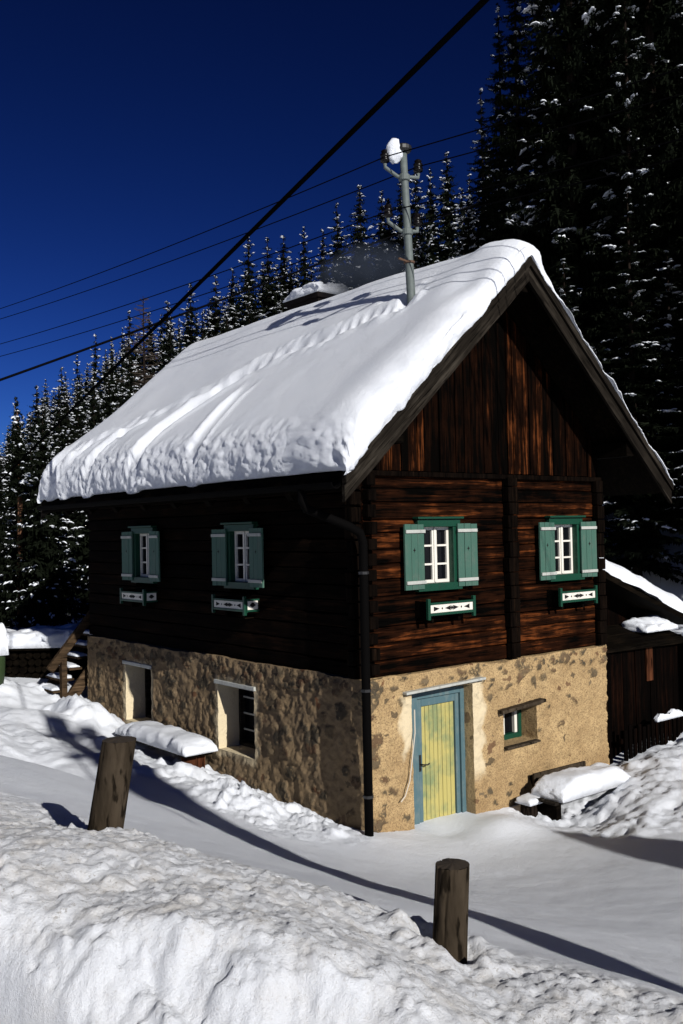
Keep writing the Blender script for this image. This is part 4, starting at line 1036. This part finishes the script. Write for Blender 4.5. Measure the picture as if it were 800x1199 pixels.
# ------------------------------------------------------------------ trees
BL = []
BT_V, BT_F = blob_template()
def spruce_mesh(seed, Ht, R, whorls, per, nspray, snowp, spray_len, snow_scale, t0=.06, clus=(1, 4)):
    r = np.random.default_rng(seed)
    quads = []; sv = []; sf = []; nsn = 0
    for w in range(whorls):
        t = t0+(1-t0)*((w+.5)/whorls)**.92
        nb = per if t < .9 else max(3, per-2)
        a0 = r.uniform(0, 6.28)
        for b in range(nb):
            az = a0+6.283*b/nb+r.uniform(-.4, .4)
            L = (R*(1-t)**.98*r.uniform(.66, 1.12)+.03)
            if r.random() < .08: L *= .55
            h0 = (t+r.uniform(-.28, .28)/whorls)*Ht
            out = np.array([math.cos(az), math.sin(az), 0]); lat = np.array([-out[1], out[0], 0])
            droop = .10+.45*(1-t)*r.uniform(.6, 1.3); up = .22*r.uniform(.5, 1.4)
            def pt(s): return out*L*s+np.array([0, 0, h0+L*(-droop*s+up*s*s*s+.10*s*(1-s))])
            n = max(5, int(nspray*min(1, .35+L/R)))
            for q in range(n):
                s = .12+.88*(q+r.random())/n
                p = pt(s); side = -1 if q % 2 else 1
                sl = spray_len*(1.15-.55*s)*r.uniform(.6, 1.25)*min(1, .16+1.15*L/R)
                if r.random() < .14 or s > .93: dv = out+lat*r.uniform(-.35, .35)
                else: dv = out*r.uniform(.35, .9)+lat*side
                dv = dv/np.linalg.norm(dv)+np.array([0, 0, r.uniform(-.75, -.05)]); dv /= np.linalg.norm(dv)
                wv = np.cross(dv, [0, 0, 1])+np.array([0, 0, r.uniform(-.5, .5)]); wv /= np.linalg.norm(wv)
                wd = sl*r.uniform(.13, .25)
                j = r.normal(0, .05*spray_len, 3)
                m1 = p+j+dv*sl*.45
                quads.append((p+j, m1+wv*wd, p+j+dv*sl, m1-wv*wd))
                if r.random() < .75:      # hanging twig
                    hp = p+dv*sl*r.uniform(.1, .8); hl = sl*r.uniform(.4, .85); dd = np.array([r.uniform(-.3, .3), r.uniform(-.3, .3), -1.0]); wv2 = np.array([math.cos(az+side), math.sin(az+side), 0])*hl*.22
                    quads.append((hp+wv2, hp+dd*hl*.5+wv2*.8, hp+dd*hl, hp-wv2))
            # inner clump so that the trunk does not show through
            for q in range(6):
                p = pt(r.uniform(.0, .35)); dv = r.normal(0, 1, 3); dv /= np.linalg.norm(dv); wv = np.cross(dv, r.normal(0, 1, 3)); wv /= np.linalg.norm(wv); sl = spray_len*1.6*min(1, .08+1.1*L/R)
                quads.append((p-dv*sl*.5, p+wv*sl*.3, p+dv*sl*.5, p-wv*sl*.3))
            if r.random() < snowp:
                s0 = r.uniform(.45, .92); big = r.uniform(.6, 1.3)
                for q in range(r.integers(*clus)):
                    s = min(1.03, max(.2, s0+r.normal(0, .14))); p = pt(s); tn = pt(min(1.05, s+.05))-pt(s-.05); tn /= np.linalg.norm(tn)
                    lt = np.cross([0, 0, 1], tn); lt /= np.linalg.norm(lt); un = np.cross(tn, lt)
                    le = big*snow_scale*r.uniform(.3, 1.1)*min(1, .4+L/R); wi = le*r.uniform(.25, .6); hi = le*r.uniform(.14, .3)
                    p = p+lt*r.normal(0, .09)*L*(1.1-s*.5)-np.array([0, 0, abs(r.normal(0, .04))*spray_len])
                    tn = tn+lt*r.normal(0, .5); tn /= np.linalg.norm(tn); lt = np.cross(un, tn); lt /= np.linalg.norm(lt)
                    sc_ = 1+.5*vn(BT_V[:, 0]*2+seed, BT_V[:, 1]*2+w, BT_V[:, 2]*2+b*1.7+q, 3)
                    Vb = BT_V*sc_[:, None]
                    bend = -(Vb[:, 0]**2)*le*.35
                    Vw = p+np.outer(Vb[:, 0]*le, tn)+np.outer(Vb[:, 1]*wi, lt)+np.outer(np.where(Vb[:, 2] < 0, Vb[:, 2]*.35, Vb[:, 2])*hi+hi*.3+bend, un)
                    sv.append(Vw); sf.append(BT_F+nsn); nsn += len(Vw)
    Q = np.array(quads).reshape(-1, 3); Fq = np.arange(len(Q)).reshape(-1, 4)
    return Q, Fq, (np.vstack(sv) if sv else None), (np.vstack(sf) if sf else None)
def spruce(seed, Ht, R, label, group, loc, **kw):
    root = empty('spruce_tree', loc, label, 'tree', group)
    Q, Fq, sv, sf = spruce_mesh(seed, Ht, R, **kw); l = np.array(loc, float)
    make('crown', Q+l, Fq, M['needles'], root)
    mb = MB(); r0 = Ht*.0075+.03
    mb.tube([l+(0, 0, -.6), l+(0, 0, Ht*.3), l+(0, 0, Ht*.7), l+(0, 0, Ht*.985)], [r0, r0*.8, r0*.4, .015], 9); mb.build('trunk', M['bark'], root, True)
    if sv is not None: tag(make('snow_load', sv+l, sf, M['tree_snow'], root, True), kind='stuff')
    return root
def dup(root, loc, rz, scale=(1, 1, 1), label=None, group=None):
    c = root.copy(); COL.objects.link(c); c.location = loc; c.rotation_euler = (0, 0, rz); c.scale = scale
    if label: c['label'] = label
    if group: c['group'] = group
    for ch in root.children:
        k = ch.copy(); COL.objects.link(k); k.parent = c
        for g in ch.children:
            d = g.copy(); COL.objects.link(d); d.parent = k
    return c
FL, FG = 'dark spruce flecked with snow in the forest on the slope behind the farmhouse', 'spruces of the hillside forest'
BLb, BG = 'tall dark spruce with snowy boughs rising behind the right side of the farmhouse', 'tall spruces behind the farmhouse'
far_var = []; big_var = []
def xy_at(px, d):
    q = at(px, 610, d); return q[0], q[1]
used_far = {}
def put_far(x, y, Hs, rz, rr):
    v = rr.randrange(5)
    loc = (x, y, gz(x, y)-.25)
    sc_ = Hs/12.0; wsc = sc_*rr.uniform(.8, 1.2)
    if v not in used_far:
        t = spruce(100+v, 12.0, [3.4, 3.9, 3.1, 3.6, 3.3][v], FL, FG, loc, whorls=24, per=9, nspray=22, snowp=.56, spray_len=.58, snow_scale=.21, clus=(2, 6))
        t.rotation_euler = (0, 0, rz); t.scale = (wsc, wsc, sc_); used_far[v] = t
    else: dup(used_far[v], loc, rz, (wsc, wsc, sc_))
rr = random.Random(12)
sky = [(-20, 500), (0, 492), (50, 440), (100, 415), (150, 375), (200, 352), (250, 335), (300, 285), (350, 268), (400, 246), (450, 205), (500, 190), (560, 178), (620, 165), (700, 120), (830, 90)]
sx_, sy_ = zip(*sky)
x = -110
while x < 640:                     # the front of the wood's skyline
    d = 54+.034*x+rr.uniform(-2, 2)
    X, Y = xy_at(x, d); top = at(x, np.interp(x, sx_, sy_)+rr.choice([-14, -8, -4, 4, 14])+rr.uniform(-5, 5), d)[2]
    Hs = max(6.5, min(19, top-gz(X, Y)+.25)); put_far(X, Y, Hs, rr.uniform(0, 6.28), rr); x += rr.uniform(17, 30)
for row, (dd, st_) in enumerate(((95, 17), (74, 15), (66, 17), (57, 20), (47, 38), (40, 42), (33.5, 46), (28, 55))):
    x = -110+row*7
    while x < (660 if dd > 30 else 130):
        d = dd+.03*x*(dd/55)+rr.uniform(-2, 2); X, Y = xy_at(x+rr.uniform(-8, 8), d)
        lim = at(x, np.interp(x, sx_, sy_)+(6 if dd > 90 else 18), d)[2]-gz(X, Y)
        Hs = min(rr.uniform(8, 13) if dd < 90 else 30, max(5, lim))
        if dd > 90 and x > 240: break
        if not (-.5 < X < 10 and Y < 15): put_far(X, Y, Hs, rr.uniform(0, 6.28), rr)
        x += st_*rr.uniform(.75, 1.25)
# tall spruces on the right
bigs = [(618, 31, 19.2), (682, 29, 25), (728, 31.5, 27), (776, 28.5, 27), (830, 31, 27), (650, 37, 23), (705, 38, 29), (752, 36, 29), (598, 42, 20), (800, 38, 30), (640, 33, 13), (690, 33, 17), (748, 27, 17), (575, 46, 17), (810, 33, 22), (668, 25.5, 9), (745, 24.5, 10.5), (790, 26, 8), (870, 26, 13)]
for x_, y_, h_ in ((11.4, -5.0, 12), (13.2, -3.2, 13), (15.5, -4, 14)):
    u0_, d0_ = ud(x_, y_); bigs.append((400+1124*u0_/d0_, d0_, h_))
bigs += [(905, 23, 15), (960, 27, 17), (1010, 22.5, 13), (930, 31, 20)]
bv = {}
for i, (px, d, Hs) in enumerate(bigs):
    X, Y = xy_at(px, d); loc = (X, Y, gz(X, Y)-.3); v = i % 4
    if v not in bv:
        bv[v] = spruce(200+v, 24.0, [3.5, 4.2, 3.8, 4.0][v], BLb, BG, loc, whorls=30, per=12, nspray=80, snowp=.27, spray_len=.48, snow_scale=.27, clus=(3, 10))
        bv[v].scale = (Hs/24,)*3; bv[v].rotation_euler = (0, 0, rr.uniform(0, 6.28))
    else:
        s_ = Hs/24; w_ = max(s_, .62); t = dup(bv[v], loc, rr.uniform(0, 6.28), (w_, w_, s_))
        if px > 860 or px < 0: t['label'] = 'tall spruce standing well to the right of the snowy shed'; t['group'] = 'spruces right of the shed'
# steep hut by the road whose gable shades the yard
hx, hy, hzr = .62, -12.4, 5.2; hg = gz(hx, hy)-.3
hut = empty('hay_hut', (hx, hy-1.5, hg), 'narrow steep roofed timber hay hut standing by the road below the utility pole', 'hut')
hw, rs = 1.5, 1.25; ez = hzr-.25-rs*hw
mb = MB(); mb.prism([(hx-hw, hy-3, hg-.4), (hx+hw, hy-3, hg-.4), (hx+hw, hy-3, ez), (hx, hy-3, hzr-.27), (hx-hw, hy-3, ez)], (0, 2.9, 0)); mb.build('wall', M['shed_wood'], hut)
mb = MB()
for q in (-1, 1):
    e = hx+q*(hw+.3); zz_ = hzr-.25-rs*(hw+.3); pl_ = [(e, hy-3.3, zz_), (hx, hy-3.3, hzr-.25), (hx, hy-3.3, hzr-.1), (e, hy-3.3, zz_+.15)]
    mb.prism(pl_ if q > 0 else pl_[::-1], (0, 3.3, 0))
mb.build('roof', M['dark_wood'], hut)
mb = MB(); mb.box((hx-.4, hy-3.03, hg), (hx+.4, hy-3.003, hg+1.9)); mb.build('door', M['grey_wood'], hut)
# the bare-stemmed pine at the left edge
X, Y = xy_at(22, 30); g0 = gz(X, Y)
pt_ = empty('pine_tree', (X, Y, g0-.3), 'slim pine with a bare reddish trunk at the left edge behind the wood pile', 'tree')
l = np.array([X, Y, g0])
mb = MB(); mb.tube([l+(0, 0, -.5), l+(.02, 0, 1.5), l+(.06, .03, 3.6), l+(.0, 0, 6.6)], [.10, .09, .075, .02], 10); mb.build('trunk', M['pine_bark'], pt_, True)
Q, Fq, sv, sf = spruce_mesh(333, 7.0, 1.3, 14, 6, 14, .5, .5, .25, t0=.58)
make('crown', Q+l, Fq, M['needles'], pt_); tag(make('snow_load', sv+l, sf, M['tree_snow'], pt_, True), kind='stuff')
# bare larch above the roof line
X, Y = xy_at(172, 44); g0 = gz(X, Y); zt_ = at(172, 345, 44)[2]; Hh = zt_-g0
lt_ = empty('larch_tree', (X, Y, g0-.3), 'bare grey-brown larch with thin twigs standing among the spruces left of the roof', 'tree')
l = np.array([X, Y, g0]); mb = MB(); mb.tube([l+(0, 0, -.4), l+(0, 0, Hh*.5), l+(0, 0, Hh)], [.14, .08, .012], 8); mb.build('trunk', M['bark'], lt_, True)
mb = MB(); r = random.Random(4)
for i in range(150):
    f = r.uniform(.3, .99); a = r.uniform(0, 6.28); L = 2.1*(1-f)**.7*r.uniform(.6, 1.1)+.15; o_ = np.array([math.cos(a), math.sin(a), 0]); p = l+(0, 0, Hh*f)
    q = p+o_*L*.6+(0, 0, .05*L); e = p+o_*L+(0, 0, .18*L); mb.tube([p, q, e], [.018, .012, .005], 4, False)
    for k in range(7):
        t = r.uniform(.25, 1); b_ = p+(e-p)*t; dv = np.array([r.uniform(-1, 1), r.uniform(-1, 1), r.uniform(-.5, .4)])*.32*L; mb.tube([b_, b_+dv], [.009, .004], 3, False)
mb.build('twigs', M['larch_twig'], lt_)

# ------------------------------------------------------------------ chimney smoke
m = Mt('smoke'); m.n.remove(m.b)
pv = m.node('ShaderNodeVolumePrincipled'); pv.inputs['Color'].default_value = (.16, .20, .28, 1); pv.inputs['Anisotropy'].default_value = .2
gr = m.node('ShaderNodeVectorMath', operation='LENGTH'); mp = m.mapping((1/.72, 1/1.25, 1/.62)); m.L(mp, gr.inputs[0])
dn_ = m.math('MULTIPLY', m.ramp(m.noise(2.0, 4, .6), [(.32, 0), (.7, 1)]), m.ramp(gr.outputs['Value'], [(.15, 1), (.98, 0)]))
m.L(m.math('MULTIPLY', dn_, 5.0), pv.inputs['Density']); m.L(pv.outputs[0], m.out.inputs['Volume'])
V = BT_V.copy(); V, F_ = blob_template(12, 20); V = V*np.array([.72, 1.25, .62])
sm = make('chimney_smoke', V+np.array([3.3, 3.75, 8.3]), F_, m.m, None, True, loc=(3.3, 3.75, 8.3)); tag(sm, 'thin grey-blue puff of chimney smoke drifting behind the roof ridge', 'smoke')

# ------------------------------------------------------------------ camera, light, sky
cam = bpy.data.cameras.new('camera'); co = bpy.data.objects.new('camera', cam); COL.objects.link(co)
from mathutils import Matrix
R3 = RW; X = R3@np.array([1, 0, 0]); Y = -R3@np.array([0, 1, 0]); Z = -R3@np.array([0, 0, 1])
co.matrix_world = Matrix(((X[0], Y[0], Z[0], CAM[0]), (X[1], Y[1], Z[1], CAM[1]), (X[2], Y[2], Z[2], CAM[2]), (0, 0, 0, 1)))
cam.sensor_fit = 'VERTICAL'; cam.sensor_height = 36; cam.lens = F_PX/1199*36; cam.clip_end = 3000; cam.clip_start = .05
sc.camera = co
sl = bpy.data.lights.new('sun', 'SUN'); sl.energy = 5.0; sl.angle = math.radians(.5); sl.color = (1, .965, .91)
so = bpy.data.objects.new('sun', sl); COL.objects.link(so)
from mathutils import Vector
so.rotation_euler = Vector(SUN.tolist()).to_track_quat('Z', 'Y').to_euler()
w = bpy.data.worlds.new('World'); sc.world = w; w.use_nodes = True; nt = w.node_tree
SKYMUL = (.040, .057, .104, 1)
bg = nt.nodes['Background']; skyn = nt.nodes.new('ShaderNodeTexSky'); skyn.sky_type = 'NISHITA'; skyn.sun_disc = False
skyn.sun_elevation = math.asin(SUN[2]); skyn.sun_rotation = math.atan2(SUN[0], SUN[1]); skyn.altitude = 2200; skyn.air_density = 1.0; skyn.dust_density = .5; skyn.ozone_density = 3.0
gm = nt.nodes.new('ShaderNodeGamma'); gm.inputs[1].default_value = 2.0
mul = nt.nodes.new('ShaderNodeMix'); mul.data_type = 'RGBA'; mul.blend_type = 'MULTIPLY'; mul.inputs[0].default_value = 1; mul.inputs[7].default_value = SKYMUL
nt.links.new(skyn.outputs[0], gm.inputs[0]); nt.links.new(gm.outputs[0], mul.inputs[6]); nt.links.new(mul.outputs[2], bg.inputs[0]); bg.inputs[1].default_value = .05
sc.view_settings.view_transform = 'Standard'; sc.view_settings.look = 'None'; sc.view_settings.exposure = 0.0; sc.view_settings.gamma = 1
sc.cycles.volume_step_rate = 1.0; sc.cycles.max_bounces = 6; sc.cycles.diffuse_bounces = 1
